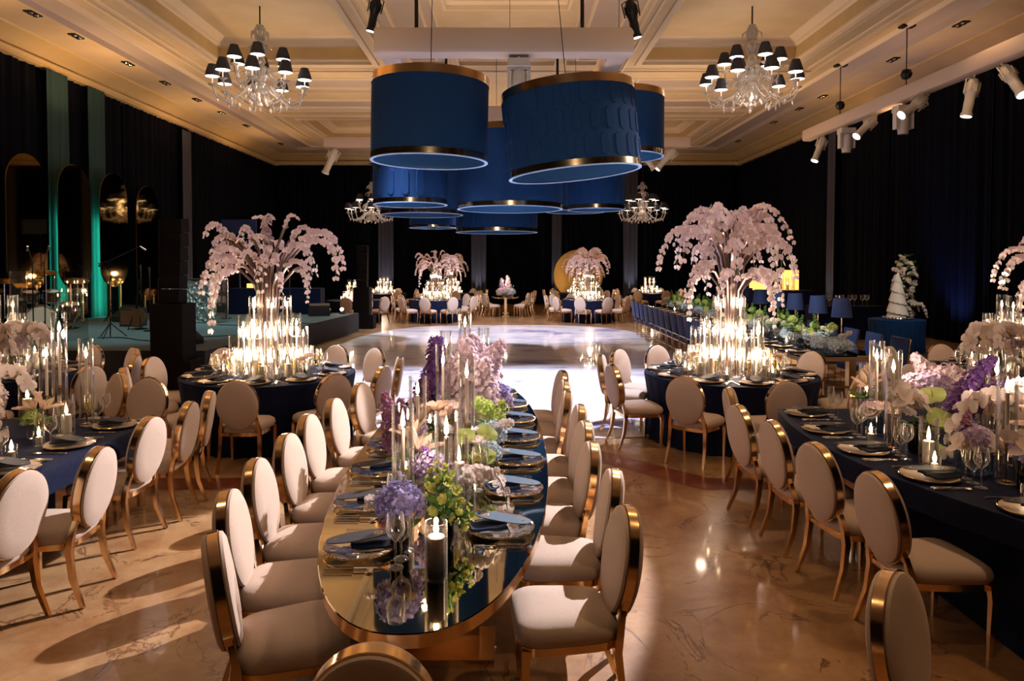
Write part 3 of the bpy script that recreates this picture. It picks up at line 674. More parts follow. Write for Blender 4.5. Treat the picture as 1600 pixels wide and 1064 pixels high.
for o, c_ in ((WG, 'wine glass'), (WATER, 'wine glass'), (FLUTE, 'champagne flute'), (CHG, 'plate'), (CHP, 'plate'), (NAPF, 'napkin'), (NAPN, 'napkin'), (CARDB, 'menu card'), (CARDK, 'menu card')): o['category'] = c_
for (k, c), o in CUT.items(): o['category'] = k.split('_')[1]

# ------------------------------------------------------------------ candles
def flame(mb, c, s=1): mb.lathe([(.001, 0), (.006 * s, .008 * s), (.0075 * s, .016 * s), (.004 * s, .032 * s), (.0008, .046 * s)], 8, 0, c)
def taper_candle(H, r, ch, stick, name='hurricane_candle'):
    t_ = thing(name, '', 'candle')
    b = MB(); b.lathe([(.001, .004), (r * .9, .004), (r, .0), (r, H), (r - .003, H), (r - .003, .008)], 20); b.build('glass_cylinder', GLASS, t_)
    b = MB(); b.lathe([(.03, .008), (.03, .012), (.008, .02), (.007, stick - .03), (.015, stick - .02), (.015, stick)], 10); b.build('candlestick', GOLD, t_)
    b = MB(); b.lathe([(.011, stick), (.0105, stick + ch), (.002, stick + ch + .004)], 10, cap0=True); b.tube([(0, 0, stick + ch), (0, 0, stick + ch + .012)], .001, 4); cn = b.build('candle', WAX, t_)
    b = MB(); flame(b, (0, 0, stick + ch + .008), 1.7); par(b.build('flame', FLAME), cn)
    return t_
def pillar_candle(H, r, ch, cr, wax, name='pillar_candle'):
    t_ = thing(name, '', 'candle')
    b = MB(); b.lathe([(.001, .004), (r * .9, .004), (r, .0), (r, H), (r - .003, H), (r - .003, .008)], 20); b.build('glass_cylinder', GLASS, t_)
    b = MB(); b.M = Matrix.Translation((0, 0, .008)); b.lathe([(cr, 0), (cr, ch - .005), (cr - .006, ch), (.001, ch - .006)], 20, cap0=True); b.tube([(0, 0, ch - .006), (0, 0, ch + .01)], .001, 4); cn = b.build('candle', wax, t_)
    b = MB(); flame(b, (0, 0, ch + .010), 1.6); par(b.build('flame', FLAME), cn)
    return t_
T90 = taper_candle(.92, .055, .42, .34); T70 = taper_candle(.70, .055, .30, .24); T55 = taper_candle(.55, .06, .30, .12); P45 = pillar_candle(.45, .062, .20, .036, WAX)
P30 = pillar_candle(.30, .058, .14, .036, WAX); VOT = pillar_candle(.10, .036, .05, .022, WAX, 'votive_candle'); PBL = pillar_candle(.235, .048, .17, .037, WAXB)

# ------------------------------------------------------------------ flowers
def petal_at(mb, M, L_, W_, cup, m=0, rows=((.0, .2), (.35, .9), (.7, 1.0), (.95, .55), (1.0, .2))):
    vs = []
    for t_, w_ in rows:
        for j in (-1, 0, 1):
            vs.append(tuple(M @ Vector((L_ * t_, j * W_ * .5 * w_, cup * (j * j * .5 + t_ * t_)))))
    fs = []
    for i in range(len(rows) - 1):
        for j in (0, 1): a = i * 3 + j; fs.append((a, a + 1, a + 4, a + 3))
    sv = mb.M; mb.M = Matrix(); mb.add(vs, fs, m); mb.M = sv
def frame_z(p, d, spin=0):
    return Matrix.Translation(p) @ Vector(d).to_track_quat('Z', 'Y').to_matrix().to_4x4() @ Matrix.Rotation(spin, 4, 'Z')
def blossom(mb, M, s, m=0, mc=1):
    for k, (L_, W_, a) in enumerate(((.042, .034, 90), (.042, .030, 210), (.042, .030, 330), (.046, .056, 20), (.046, .056, 160))):
        petal_at(mb, M @ Matrix.Rotation(rad(a), 4, 'Z') @ Matrix.Translation((.003, 0, .002 * (k > 2))), L_ * s, W_ * s, .006 * s, m, ((0, .25), (.4, .95), (.75, .9), (1, .35)))
    petal_at(mb, M @ Matrix.Rotation(rad(270), 4, 'Z') @ Matrix.Rotation(rad(-50), 4, 'Y'), .018 * s, .016 * s, .004 * s, mc, ((0, .4), (.5, 1), (1, .5)))
def floret(mb, M, s, n, m=0, w_=.8, cup=.15):
    for k in range(n): petal_at(mb, M @ Matrix.Rotation(2 * PI * k / n, 4, 'Z') @ Matrix.Rotation(-.25, 4, 'Y'), s, s * w_, cup * s, m, ((0, .3), (.6, 1), (1, .5)))
def fib(n, lo=-1):
    for i in range(n):
        z = 1 - (1 - lo) * (i + .5) / n; r = math.sqrt(max(0, 1 - z * z)); a = i * 2.39996; yield Vector((r * cos(a), r * sin(a), z))
def head_hydrangea(m, R_=.095, n=95, s=.022, seed=1, sz=.85):
    r = random.Random(seed); b = MB()
    for v in fib(n, -.55):
        k = R_ * r.uniform(.80, 1.10) * (1 + .13 * sin(3.1 * v.x + seed) * cos(2.7 * v.y + 2 * seed)); p = Vector((v.x * k, v.y * k, v.z * k * sz)); floret(b, frame_z(p, v + Vector((r.uniform(-.3, .3), r.uniform(-.3, .3), .1)), r.uniform(0, 3)), s * r.uniform(.85, 1.15), 4)
    return b
def head_hellebore(seed):
    r = random.Random(seed); b = MB()
    for v in fib(17, -.6):
        k = r.uniform(.045, .10); p = Vector((v.x * k, v.y * k, v.z * k * 1.25)); floret(b, frame_z(p, v + Vector((r.uniform(-.6, .6), r.uniform(-.9, .3), r.uniform(-.3, .3))), r.uniform(0, 3)), r.uniform(.022, .034), 5, 0, .95, .3); b.tube([(0, 0, -.08), tuple(p)], .002, 3, 1)
    for v in fib(9, -.7): petal_at(b, frame_z((0, 0, 0), v, 0) @ Matrix.Rotation(-PI / 2.3, 4, 'Y'), r.uniform(.08, .12), .028, .02, 1)
    return b
def head_plume(L_, R_, n, s, seed, lean=(0, 0)):
    r = random.Random(seed); b = MB()
    for i in range(n):
        t_ = (i + .5) / n; a = i * 2.39996; rr = R_ * (1 - .85 * t_ ** 3) * r.uniform(.35, 1.25) + .006
        p = Vector((rr * cos(a) + lean[0] * t_ * t_, rr * sin(a) + lean[1] * t_ * t_, t_ * L_)); floret(b, frame_z(p, (cos(a), sin(a), .55), r.uniform(0, 3)), s * (1.1 - .4 * t_), 5)
    return b
def head_rose(m, seed, R_=.05):
    r = random.Random(seed); b = MB()
    for lay, (n, rr, tilt, s) in enumerate(((4, .1, 80, .55), (5, .25, 66, .75), (6, .4, 45, .95), (7, .5, 22, 1.1))):
        for k in range(n): petal_at(b, Matrix.Rotation(2 * PI * (k + .4 * lay) / n, 4, 'Z') @ Matrix.Translation((rr * R_, 0, .1 * R_)) @ Matrix.Rotation(-rad(tilt), 4, 'Y'), R_ * s, R_ * s * 1.05, R_ * .25)
    return b
def head_lily(seed, R_=.10):
    b = MB()
    for k in range(6): petal_at(b, Matrix.Rotation(PI * k / 3, 4, 'Z') @ Matrix.Rotation(-rad(52), 4, 'Y'), R_, R_ * .34, -.03, 0, ((0, .3), (.3, .8), (.6, 1), (.85, .6), (1, .1)))
    for k in range(5): b.tube([(0, 0, 0), (.02 * cos(k * 1.26), .02 * sin(k * 1.26), R_ * .7)], .0015, 4, 1)
    return b
def head_anthurium(R_=.075):
    b = MB(); vs = [(0, 0, .004)]
    for k in range(20):
        a = 2 * PI * k / 20 - PI / 2; q = R_ * (1 - .42 * abs(sin((a + PI / 2) / 2 - PI / 2)) ** 8 * 1.0) * (1.0 + .12 * abs(cos(a))); vs.append((q * cos(a), q * sin(a), .012 * cos(3 * a)))
    b.add(vs, [(0, i, i % 20 + 1) for i in range(1, 21)]); b.tube([(0, 0, 0), (0, .02, .05)], [.006, .004], 6, 1); return b
def leaf_mb(n, L_, W_, seed, up=.6):
    r = random.Random(seed); b = MB()
    for k in range(n):
        a = 2 * PI * k / n + r.uniform(-.3, .3); petal_at(b, Matrix.Rotation(a, 4, 'Z') @ Matrix.Rotation(-r.uniform(.1, up), 4, 'Y'), L_ * r.uniform(.7, 1.1), W_, -.15 * L_, 0, ((0, .2), (.3, 1), (.7, .8), (1, .05)))
    return b
def orchid_spray(L_, rise, drop, n, s, seed):
    r = random.Random(seed); b = MB(); P_ = lambda t_: Vector((L_ * (t_ - .25 * t_ ** 3), .04 * L_ * sin(5 * t_ + seed), rise * t_ * (2 - t_) - drop * t_ ** 2.6))
    b.tube([tuple(P_(i / 10)) for i in range(11)], .0035, 4, 2)
    for i in range(n):
        t_ = .06 + .94 * i / (n - 1); p = P_(t_); side = 1 if i % 2 else -1
        d = Vector((.55 + r.uniform(-.35, .35), side * r.uniform(.3, 1.0), r.uniform(-.25, .5)))
        q = p + Vector((0, side * .022, -.008)) + Vector((r.uniform(-.01, .01), r.uniform(-.012, .012), r.uniform(-.015, .02)))
        blossom(b, frame_z(q, d, r.uniform(-.4, .4)), s * (1.12 - .35 * t_) * r.uniform(.9, 1.1))
    return b
FL = {}
def proto(key, name, mb, mats):
    o = mb.build(name, mats, sharp=180); FL[key] = o; return o
def flower(key, parent, loc, sc=1, tilt=(0, 0), rz=None):
    p = FL[key]
    if p.name in USED: o = p.copy(); COL.objects.link(o)
    else: o = p; USED.add(p.name)
    par(o, parent); o.location = loc; o.scale = (sc, sc, sc); o.rotation_euler = (tilt[0], tilt[1], RN.uniform(0, 6.28) if rz is None else rz); return o
for k, m in (('peri', PERI), ('blue', BLUEP), ('lav', LAVP), ('lil', LILAC)): proto('hyd_' + k, 'hydrangea_head', head_hydrangea(m, seed=len(k)), m)
proto('vib', 'viburnum_head', head_hydrangea(GREENP, .06, 55, .018, 5), GREENP); proto('hell', 'hellebore_cluster', head_hellebore(6), [YELP, LEAF])
proto('white', 'white_flower_head', head_hydrangea(IVORYP, .04, 34, .016, 8), IVORYP)
proto('pl_lav', 'lilac_plume', head_plume(.42, .080, 110, .034, 3, (.05, 0)), LAVP); proto('pl_pur', 'delphinium_plume', head_plume(.36, .050, 90, .028, 4, (.06, 0)), PURP)
proto('pl_plum', 'stock_plume', head_plume(.30, .045, 80, .024, 5, (-.03, .02)), PLUM); proto('pl_lil', 'lilac_plume', head_plume(.36, .07, 90, .033, 7, (-.03, .02)), LILAC)
proto('rose', 'rose', head_rose(0, 2, .05), PEACH); proto('rosew', 'rose', head_rose(0, 3, .055), WHITEP)
b = MB()
for p_, d_ in (((0, 0, 0), (0, -.6, .8)), ((.05, .01, -.02), (.8, -.3, .5)), ((-.05, .02, .01), (-.7, -.2, .6))): blossom(b, frame_z(p_, d_, p_[0] * 20), 1.7)
proto('bloom', 'orchid_bloom', b, [WHITEP, ORCHC])
proto('lily', 'lily', head_lily(1, .12), [PEACH, YELP]); proto('anth', 'anthurium', head_anthurium(), [GREENP, IVORYP]); proto('leaf', 'leaves', leaf_mb(9, .13, .05, 2), LEAF); proto('spike', 'leafy_spike', head_plume(.3, .02, 40, .02, 9), LEAF)
for k in range(3): proto('orc%d' % k, 'orchid_spray', orchid_spray((.34, .24, .40)[k], (.10, .12, .06)[k], (.22, .02, .34)[k], (12, 8, 14)[k], 1.15, k + 1), [WHITEP, ORCHC, LEAF])
def vase(r, h, m, name='vase', ribs=0):
    b = MB(); prof = [(.001, .004), (r * .85, .0), (r * .95, .01), (r, h * .5), (r * .97, h), (r * .90, h), (r * .93, h * .5), (r * .8, .012)]
    b.lathe(prof, 18)
    if ribs:
        for k in range(ribs): a = 2 * PI * k / ribs; b.tube([(r * cos(a), r * sin(a), .01), (r * cos(a) * 1.02, r * sin(a) * 1.02, h * .98)], .006, 4)
    return b.build(name, m)
def stems(t_, n, r, h):
    b = MB()
    for k in range(n): a = RN.uniform(0, 6.28); q = RN.uniform(.2, .8) * r; b.tube([(q * .5 * cos(a), q * .5 * sin(a), .015), (q * cos(a), q * sin(a), h)], .003, 4)
    b.build('stems', LEAF, t_)
def arrangement(loc, label, group, vr, vh, vm, items, ribs=0, name='flower_arrangement'):
    t_ = thing(name, label, 'flower arrangement', loc, 0, group); v = vase(vr, vh, vm, ribs=ribs); par(v, t_); stems(t_, 6, vr, vh + .05)
    for it in items: flower(it[0], t_, it[1], *(it[2:]))
    return t_
# ------------------------------------------------------------------ tables
def superell(a, b, n, k, cx=0, cy=0, z=0):
    e_ = 2 / n; return [(cx + a * math.copysign(abs(cos(2 * PI * i / k)) ** e_, cos(2 * PI * i / k)), cy + b * math.copysign(abs(sin(2 * PI * i / k)) ** e_, sin(2 * PI * i / k)), z) for i in range(k)]
def mirrored_table(loc, a, b_, n, label, nped=2, pw=.46):
    t_ = thing('mirrored_table', label, 'table', loc); H = .765
    b = MB(); b.rings([superell(a - .002, b_ - .002, n, 96, z=H - .006), superell(a, b_, n, 96, z=H - .004), superell(a - .003, b_ - .003, n, 96, z=H)], 0, True, True); b.build('tabletop', MIRR, t_)
    b = MB(); b.rings([superell(a - .03, b_ - .03, n, 96, z=H - .056), superell(a - .004, b_ - .004, n, 96, z=H - .056), superell(a - .004, b_ - .004, n, 96, z=H - .0065), superell(a - .03, b_ - .03, n, 96, z=H - .0065)], 0, True, False); b.build('apron', GOLD, t_)
    for k in range(nped):
        y = (k - (nped - 1) / 2) * b_ * 1.05
        b = MB(); b.box((0, y, .35), (pw, .10, .68)); b.box((0, y, .02), (pw + .16, .34, .04)); b.build('pedestal', GOLD, t_)
    return t_
CX, CY = -.375, 5.18
mirrored_table((CX, CY, 0), .65, 2.70, 2.3, 'long oval bronze-mirrored dining table with gold edge, in the centre foreground')
ZT_ = .766
# chairs beside it
g = 'chairs on the right side of the mirrored table'
for i in range(8):
    y = 3.32 + .605 * i; chair(.545 + .03 * sin(i * 2.1), y, 180 + (4, -3, 2, 5, 0, -4, 3, 6)[i], 'beige oval-back gold chair, %s from near end, right side of mirrored table' % OW[i], g)
g = 'chairs on the left side of the mirrored table'
for i, (x, y, a) in enumerate(((-1.22, 3.0, 22), (-1.39, 3.57, 8), (-1.45, 4.14, 2), (-1.46, 4.75, -3), (-1.49, 5.36, -4), (-1.45, 6.0, -6), (-1.38, 6.75, -14))):
    chair(x, y, a, 'beige oval-back gold chair, %s from near end, left side of mirrored table' % OW[i], g)
chair(-.41, 2.13, 92, 'oval-back gold chair at the near tip of the mirrored table, back to the camera', None)
# place settings along it
def halfw(y): t_ = min(1, abs(y - CY) / 2.7); return .65 * (1 - t_ ** 2.3) ** (1 / 2.3)
for side, sg in (('right', 1), ('left', -1)):
    for i in range(7):
        y = (3.46 if sg > 0 else 3.22) + .60 * i; x = CX + sg * (halfw(y) - .195)
        setting(x, y, ZT_, 180 if sg > 0 else 0, 'front', '%s from near end, %s side of mirrored table' % (OW[i], side), 'mirrored table %s side' % side, 3)
# candles on it
def candle(p, x, y, z, label, group, sc=None): return put(p, (x, y, z), 0, label, group, sc)
gc = 'glass cylinder candles on the mirrored table'
for p, x, y, lab in ((T55, -.56, 3.80, 'glass cylinder with white taper, nearest one on the mirrored table, left of centre'), (T55, -.31, 3.62, 'tall glass cylinder with white taper, beside the yellow-green hellebores'),
                     (T55, -.60, 4.75, 'tall glass cylinder with taper between peach lilies and left place settings'), (T70, -.27, 4.75, 'tall glass cylinder with taper above the green viburnum'),
                     (T70, -.48, 5.32, 'tall taper in glass cylinder in front of the dark purple delphinium'), (T90, -.36, 6.1, 'tallest glass cylinder with taper at the far end of the mirrored table'),
                     (T70, -.55, 6.4, 'taper in glass cylinder left of the tallest one at the far end of mirrored table'), (T70, -.22, 6.7, 'taper in glass cylinder right of the tallest one at the far end of mirrored table')):
    candle(p, x, y, ZT_, lab, gc)
candle(PBL, -.295, 2.93, ZT_, 'pillar candle fading ivory to navy in glass, near end of mirrored table', None)
candle(P30, -.28, 4.12, ZT_, 'ivory pillar candle in a short glass, middle of the mirrored table', gc)
candle(P30, -.40, 3.95, ZT_, 'ivory pillar candle in a short glass, beside the peach lilies', gc)
for k, (x, y) in enumerate(((-.2, 4.45), (-.62, 4.3), (-.25, 5.1), (-.6, 5.5), (-.25, 5.7))):
    candle(VOT, x, y, ZT_, 'small votive candle on the mirrored table, %s from the near end' % OW[k], 'votives on the mirrored table')
ga = 'flower vases on the mirrored table'
S_ = .0
arrangement((-.49, 3.22, ZT_), 'periwinkle hydrangea with pale orchid, nearest flowers on the mirrored table', ga, .045, .15, SMOKE, [('hyd_peri', (.0, 0, .22), 1.12), ('hyd_lil', (.03, .05, .17), .7), ('orc1', (-.05, .0, .16), .55, (0, 0), 2.9), ('rose', (.06, -.05, .16), .6, (.5, .3))])
arrangement((-.29, 3.28, ZT_), 'yellow-green hellebores in a smoked vase behind the navy pillar candle', ga, .045, .13, SMOKE, [('hell', (0, 0, .20), 1.0), ('hell', (-.02, .04, .28), .75), ('hell', (.07, 0, .13), .7), ('leaf', (0, 0, .15), .9)])
arrangement((-.20, 3.62, ZT_), 'white orchids arching over a clear vase, right of the hellebores', ga, .04, .14, GLASS, [('orc2', (0, 0, .22), .75, (0, 0), .4), ('orc1', (0, 0, .18), .7, (0, 0), -1.3), ('rosew', (.02, .03, .2), .9, (.3, .2))])
arrangement((-.40, 3.78, ZT_), 'deep lilac stock and hydrangea in a clear vase, middle of the mirrored table', ga, .045, .14, GLASS, [('hyd_lil', (.0, 0, .22), .95), ('pl_pur', (.03, .05, .16), .5, (.2, .3)), ('hyd_peri', (.05, -.03, .16), .6)])
arrangement((-.52, 4.22, ZT_), 'peach lilies with long green leaves in a clear vase', ga, .05, .16, GLASS, [('lily', (0, 0, .20), 1.3, (.5, -.3)), ('lily', (-.06, .05, .26), 1.1, (-.4, .2)), ('lily', (.06, -.05, .15), 1.0, (.9, .3)), ('leaf', (0, 0, .14), 1.6)])
arrangement((-.17, 4.28, ZT_), 'lime green anthuriums over white blooms in a clear vase', ga, .05, .15, GLASS, [('anth', (.03, -.08, .16), .95, (.7, .1), 0), ('anth', (-.08, -.02, .26), .8, (.9, -.3), .5), ('anth', (.05, .02, .27), .8, (.8, .4), 0), ('hyd_blue', (.06, .05, .15), .8), ('rosew', (0, 0, .21), .9), ('leaf', (0, 0, .12), 1.1)])
arrangement((-.10, 4.62, ZT_), 'white hydrangea and orchids in a clear vase, right of the lime anthuriums', ga, .05, .15, GLASS, [('hyd_blue', (0, 0, .19), .95), ('orc1', (0, 0, .2), .7, (0, 0), -.3), ('rosew', (-.05, -.03, .2), .9)])
arrangement((-.72, 4.62, ZT_), 'plum stock flowers in a clear vase at the left edge of mirrored table', ga, .045, .13, GLASS, [('pl_plum', (0, 0, .12), 1.15, (.1, -.25)), ('pl_plum', (.05, .02, .14), 1.0, (-.1, .3)), ('pl_plum', (-.05, .03, .10), .9, (-.3, -.5)), ('pl_lil', (.1, .0, .08), .5, (.2, .6))])
arrangement((-.50, 4.98, ZT_), 'peach and blush roses in a clear vase, middle of mirrored table', ga, .05, .17, GLASS, [('rose', (.0, 0, .26), 1.5, (.3, 0)), ('rose', (-.07, -.03, .22), 1.4, (.5, -.4)), ('rose', (.08, -.03, .22), 1.4, (.5, .4)), ('rosew', (.02, -.07, .17), 1.4, (.9, .1)), ('rose', (-.03, .07, .24), 1.3), ('rosew', (.09, .05, .26), 1.2), ('leaf', (0, 0, .15), 1.1)])
arrangement((-.14, 5.05, ZT_), 'lime viburnum in a clear vase at the right edge of mirrored table flowers', ga, .05, .17, GLASS, [('vib', (0, 0, .26), 1.1), ('vib', (.07, -.03, .22), .9), ('vib', (-.06, .02, .30), .9), ('hell', (.10, 0, .28), .5), ('leaf', (0, 0, .17), 1.0)])
arrangement((-.28, 5.55, ZT_), 'large pale lilac plumes in a clear vase, far half of mirrored table', ga, .06, .20, GLASS, [('pl_lav', (0, 0, .16), 1.35, (.05, .05)), ('pl_lav', (-.08, -.04, .12), 1.1, (.25, -.25)), ('pl_lav', (.10, 0, .14), 1.2, (.1, .35)), ('pl_lav', (.02, .10, .18), 1.3, (-.2, .25)), ('pl_lav', (-.04, .06, .16), 1.2, (-.1, -.2)), ('hyd_lav', (0, -.08, .18), .9)])
arrangement((-.66, 5.62, ZT_), 'dark purple delphiniums leaning left in a clear vase', ga, .045, .18, GLASS, [('pl_pur', (0, 0, .24), 1.35, (.1, -.42), 3.1), ('pl_pur', (.04, .03, .24), 1.3, (.0, -.25), 3.1), ('pl_plum', (.02, -.03, .15), .9, (.3, .1)), ('orc1', (-.02, 0, .16), .5, (0, 0), 3.3)])
arrangement((-.08, 6.05, ZT_), 'dusty violet hydrangea and lilac plume at the far right of mirrored table', ga, .05, .16, GLASS, [('hyd_peri', (0, 0, .20), 1.1), ('hyd_lil', (.06, -.06, .14), .8), ('pl_lav', (-.08, .05, .16), 1.3, (.0, .15))])
arrangement((-.42, 6.75, ZT_), 'white blooms and lilac plume at the far tip of mirrored table', ga, .05, .16, GLASS, [('hyd_lav', (0, 0, .18), 1.1), ('pl_lav', (.05, .0, .15), 1.1, (0, .1)), ('orc1', (0, 0, .2), .9, (0, 0), 2.2)])
for x, y, z, e_ in ((-.42, 3.7, 1.25, 7), (-.4, 4.9, 1.45, 9), (-.4, 6.2, 1.6, 9), (-.29, 2.93, 1.02, 1.6)): point((x, y, z), e_, WRM, .03)

# round tables -------------------------------------------------------
def round_table(loc, r, label):
    t_ = thing('round_table', label, 'table', loc); b = MB(); n = 160; L = []
    for z, am, rr in ((.764, 0, 0), (.766, 0, .97), (.760, 0, 1.0), (.735, .003, 1.0), (.5, .008, .958), (.2, .014, .955), (.004, .022, .97)):
        L.append([((r * rr + am * sin(26 * 2 * PI * i / n + 1.7 * sin(i * .21))) * cos(2 * PI * i / n), (r * rr + am * sin(26 * 2 * PI * i / n + 1.7 * sin(i * .21))) * sin(2 * PI * i / n), z) for i in range(n)])
    b.rings(L[1:], 0, True); b.build('tablecloth', NAVY, t_); return t_
def round_chairs(cx, cy, R_, angs, which, near=True):
    for i, a in enumerate(angs):
        x, y = cx + R_ * cos(rad(a)), cy + R_ * sin(rad(a)); h = CLK[int(round((a % 360) / 30) * 30) % 360]
        chair(x, y, a + 180 + ((i * 7) % 5 - 2) * 2.5, 'beige oval-back gold chair, %s anticlockwise from the front, %s' % (OW[i], which), 'chairs around the ' + which)
SPR = {}
for k, (L_, ri, dr, n_, s_) in enumerate(((.62, .26, .62, 23, 1.10), (.50, .34, .32, 18, 1.14), (.36, .06, .66, 19, 1.08), (.74, .42, .76, 28, 1.08))):
    o = orchid_spray(L_, ri, dr, n_, s_, k + 11); SPR[k] = o.build('orchid_spray', [ORCH, ORCHC, LEAF], sharp=180)
def orchid_tree(loc, label, specs, sc=1.0, z0=0):
    t_ = thing('orchid_centrepiece', label, 'flower arrangement', loc)
    b = MB(); b.lathe([(.001, .01), (.14, .01), (.14, 0), (.15, .0), (.15, .012), (.05, .02)], 20); b.build('stand_base', SILV, t_)
    for i, (az, r0, h, kind, s, tilt) in enumerate(specs):
        a = rad(az); c, s_ = cos(a), sin(a); ri = .045 + .02 * (i % 3)
        b = MB(); b.tube([(ri * .7 * c, ri * .7 * s_, .02), (ri * c, ri * s_, h * .35), (ri * 1.4 * c, ri * 1.4 * s_, h * .62), (r0 * .45 * c, r0 * .45 * s_, h * .86), (r0 * .8 * c, r0 * .8 * s_, h * .98), (r0 * c, r0 * s_, h)], [.016, .014, .014, .015, .017, .022], 7); b.build('stem_tube', STEMM, t_)
        p = SPR[kind]
        if p.name in USED: o = p.copy(); COL.objects.link(o)
        else: o = p; USED.add(p.name)
        par(o, t_); o.location = (r0 * .85 * c, r0 * .85 * s_, h - .03); o.rotation_euler = (0, -rad(tilt), a); o.scale = (s, s, s)
    t_.scale = (sc, sc, sc); return t_
def dome(seed, gap=None, jit=1.0):
    r = random.Random(seed); S = []
    for k in range(7): S.append((k * 51 + 10 + r.uniform(-12, 12) * jit, .20, 1.66 + r.uniform(-.06, .06), 1, 1.0, 8))
    for k in range(10): S.append((k * 36 + r.uniform(-12, 12) * jit, .36, 1.50 + r.uniform(-.10, .12), 0, 1.0 + r.uniform(-.1, .1), 4))
    for k in range(8): S.append((k * 45 + 20 + r.uniform(-12, 12) * jit, .30, 1.22 + r.uniform(-.08, .1), 2 if k % 2 else 0, .9, 0))
    for k in range(4): S.append((k * 90 + 50, .14, 1.72, 3, .95, 18))
    for k in range(8): S.append((k * 45 + r.uniform(-9, 9), .24, 1.48 + r.uniform(-.12, .12), 1, .95, -8))
    for k in range(6): S.append((k * 60 + 25, .12, 1.60, 2, .8, 10))
    return S
LX, RXc, TY = -2.83, 2.66, 8.45
left_spec = [(180, .52, 1.60, 1, .85, 5), (170, .45, 1.58, 0, .8, 0), (195, .5, 1.55, 2, .8, 0), (120, .06, 1.62, 1, .75, 68), (60, .05, 1.60, 1, .7, 80), (200, .08, 1.66, 1, .6, 60), (250, .06, 1.55, 2, .7, 70),
             (10, .22, 1.75, 1, .5, 30), (0, .45, 1.58, 0, 1.0, 6), (-12, .5, 1.5, 0, .95, 0), (12, .46, 1.55, 3, .7, 0), (190, .35, 1.30, 0, .95, 4), (205, .4, 1.25, 2, 1.15, 0), (215, .32, 1.28, 0, .8, 0), (225, .38, 1.40, 0, .85, 4),
             (265, .16, 1.40, 2, .75, 0), (280, .12, 1.5, 2, .8, 0), (240, .2, 1.35, 1, .6, 0), (300, .22, 1.30, 1, .65, 0), (-30, .36, 1.28, 0, .75, 0), (-50, .3, 1.2, 2, .6, 0), (-15, .42, 1.25, 2, .6, 0), (-35, .40, 1.45, 0, .85, 3),
             (90, .3, 1.5, 0, .8, 5), (130, .4, 1.5, 0, .85, 5), (60, .4, 1.45, 0, .85, 5), (150, .3, 1.6, 1, .7, 10), (30, .3, 1.6, 1, .7, 10)]
TABLES = [(LX, TY, 1.0, 'left round table', [-83, -47, -20, 8, 46, 73, 102, 132, 172, 205, 240], left_spec), (RXc, TY, 1.0, 'right round table', [-124, -87, -50, -14, 30, 66, 88, 112, 140, 165, 197], dome(5))]
def cluster(cx, cy, z, which, big=True, seed=1, stand=True):
    r = random.Random(seed); pts = []
    def ok(x, y, d): return all((x - a) ** 2 + (y - b_) ** 2 > (d + e_) ** 2 for a, b_, e_ in pts)
    plan = ([(T90, 4, .20, .058, 'tallest'), (T70, 6, .30, .058, 'tall'), (P45, 6, .37, .064, 'middle-height'), (T55, 4, .38, .062, 'medium'), (P30, 8, .42, .06, 'short'), (VOT, 8, .50, .037, 'tiny votive')] if big else
            [(T70, 3, .18, .058, 'tallest'), (T55, 4, .26, .06, 'tall'), (P30, 9, .34, .06, 'short'), (VOT, 8, .45, .037, 'tiny votive')])
    if stand: pts.append((0, 0, .13))
    for p, n, R_, d, nm in plan:
        for i in range(n):
            a0 = 2 * PI * (i + .37 * (n % 3)) / n - PI / 2
            for t_ in range(60):
                a = a0 + r.uniform(-.25, .25) * (1 + t_ / 10); q = R_ + r.uniform(-.03, .03) * (1 + t_ / 12); x, y = q * cos(a), q * sin(a)
                if ok(x, y, d): break
            else: continue
            pts.append((x, y, d))
            candle(p, cx + x, cy + y, z, '%s glass candle, %s anticlockwise from the front, %s' % (nm, OW[i], which), 'candles on the ' + which)
    return pts
for cx, cy_, r_, which, angs, spec in TABLES:
    round_table((cx, cy_, 0), r_, which.replace('round', 'navy-clothed round') + ' under the big orchid centrepiece')
    round_chairs(cx, cy_, 1.51, angs, which)
    orchid_tree((cx, cy_, ZT_), 'tall orchid centrepiece, silver stems, drooping pale pink sprays, ' + which, spec)
    pts = cluster(cx, cy_, ZT_, which, True, 3 if cx < 0 else 4)
    for i in range(10):
        a = rad(angs[0] + 36 * i); ord_ = OW[i]
        setting(cx + .80 * cos(a), cy_ + .80 * sin(a), ZT_, math.degrees(a) + 180, 'cloth', '%s place anticlockwise from front, %s' % (ord_, which), which, 3, i in (0, 1, 2, 9, 8, 3))
    for k, (dx, dy) in enumerate(((.47, -.18), (-.47, -.1))):
        arrangement((cx + dx, cy_ + dy, ZT_), 'small cream roses in a clear vase, %s, %s of candles' % (which, 'right' if dx > 0 else 'left'), None, .03, .12, GLASS, [('rose', (0, 0, .17), 1.2, (.4, 0)), ('rose', (.04, .03, .2), 1.1)], name='rose_vase')
    for z_, e_ in ((.98, 46), (1.25, 26), (1.6, 8)): point((cx, cy_ - .28, z_), e_, WRM, .06); point((cx + .3, cy_ + .1, z_), e_ * .5, WRM, .06); point((cx - .3, cy_ + .1, z_), e_ * .5, WRM, .06)

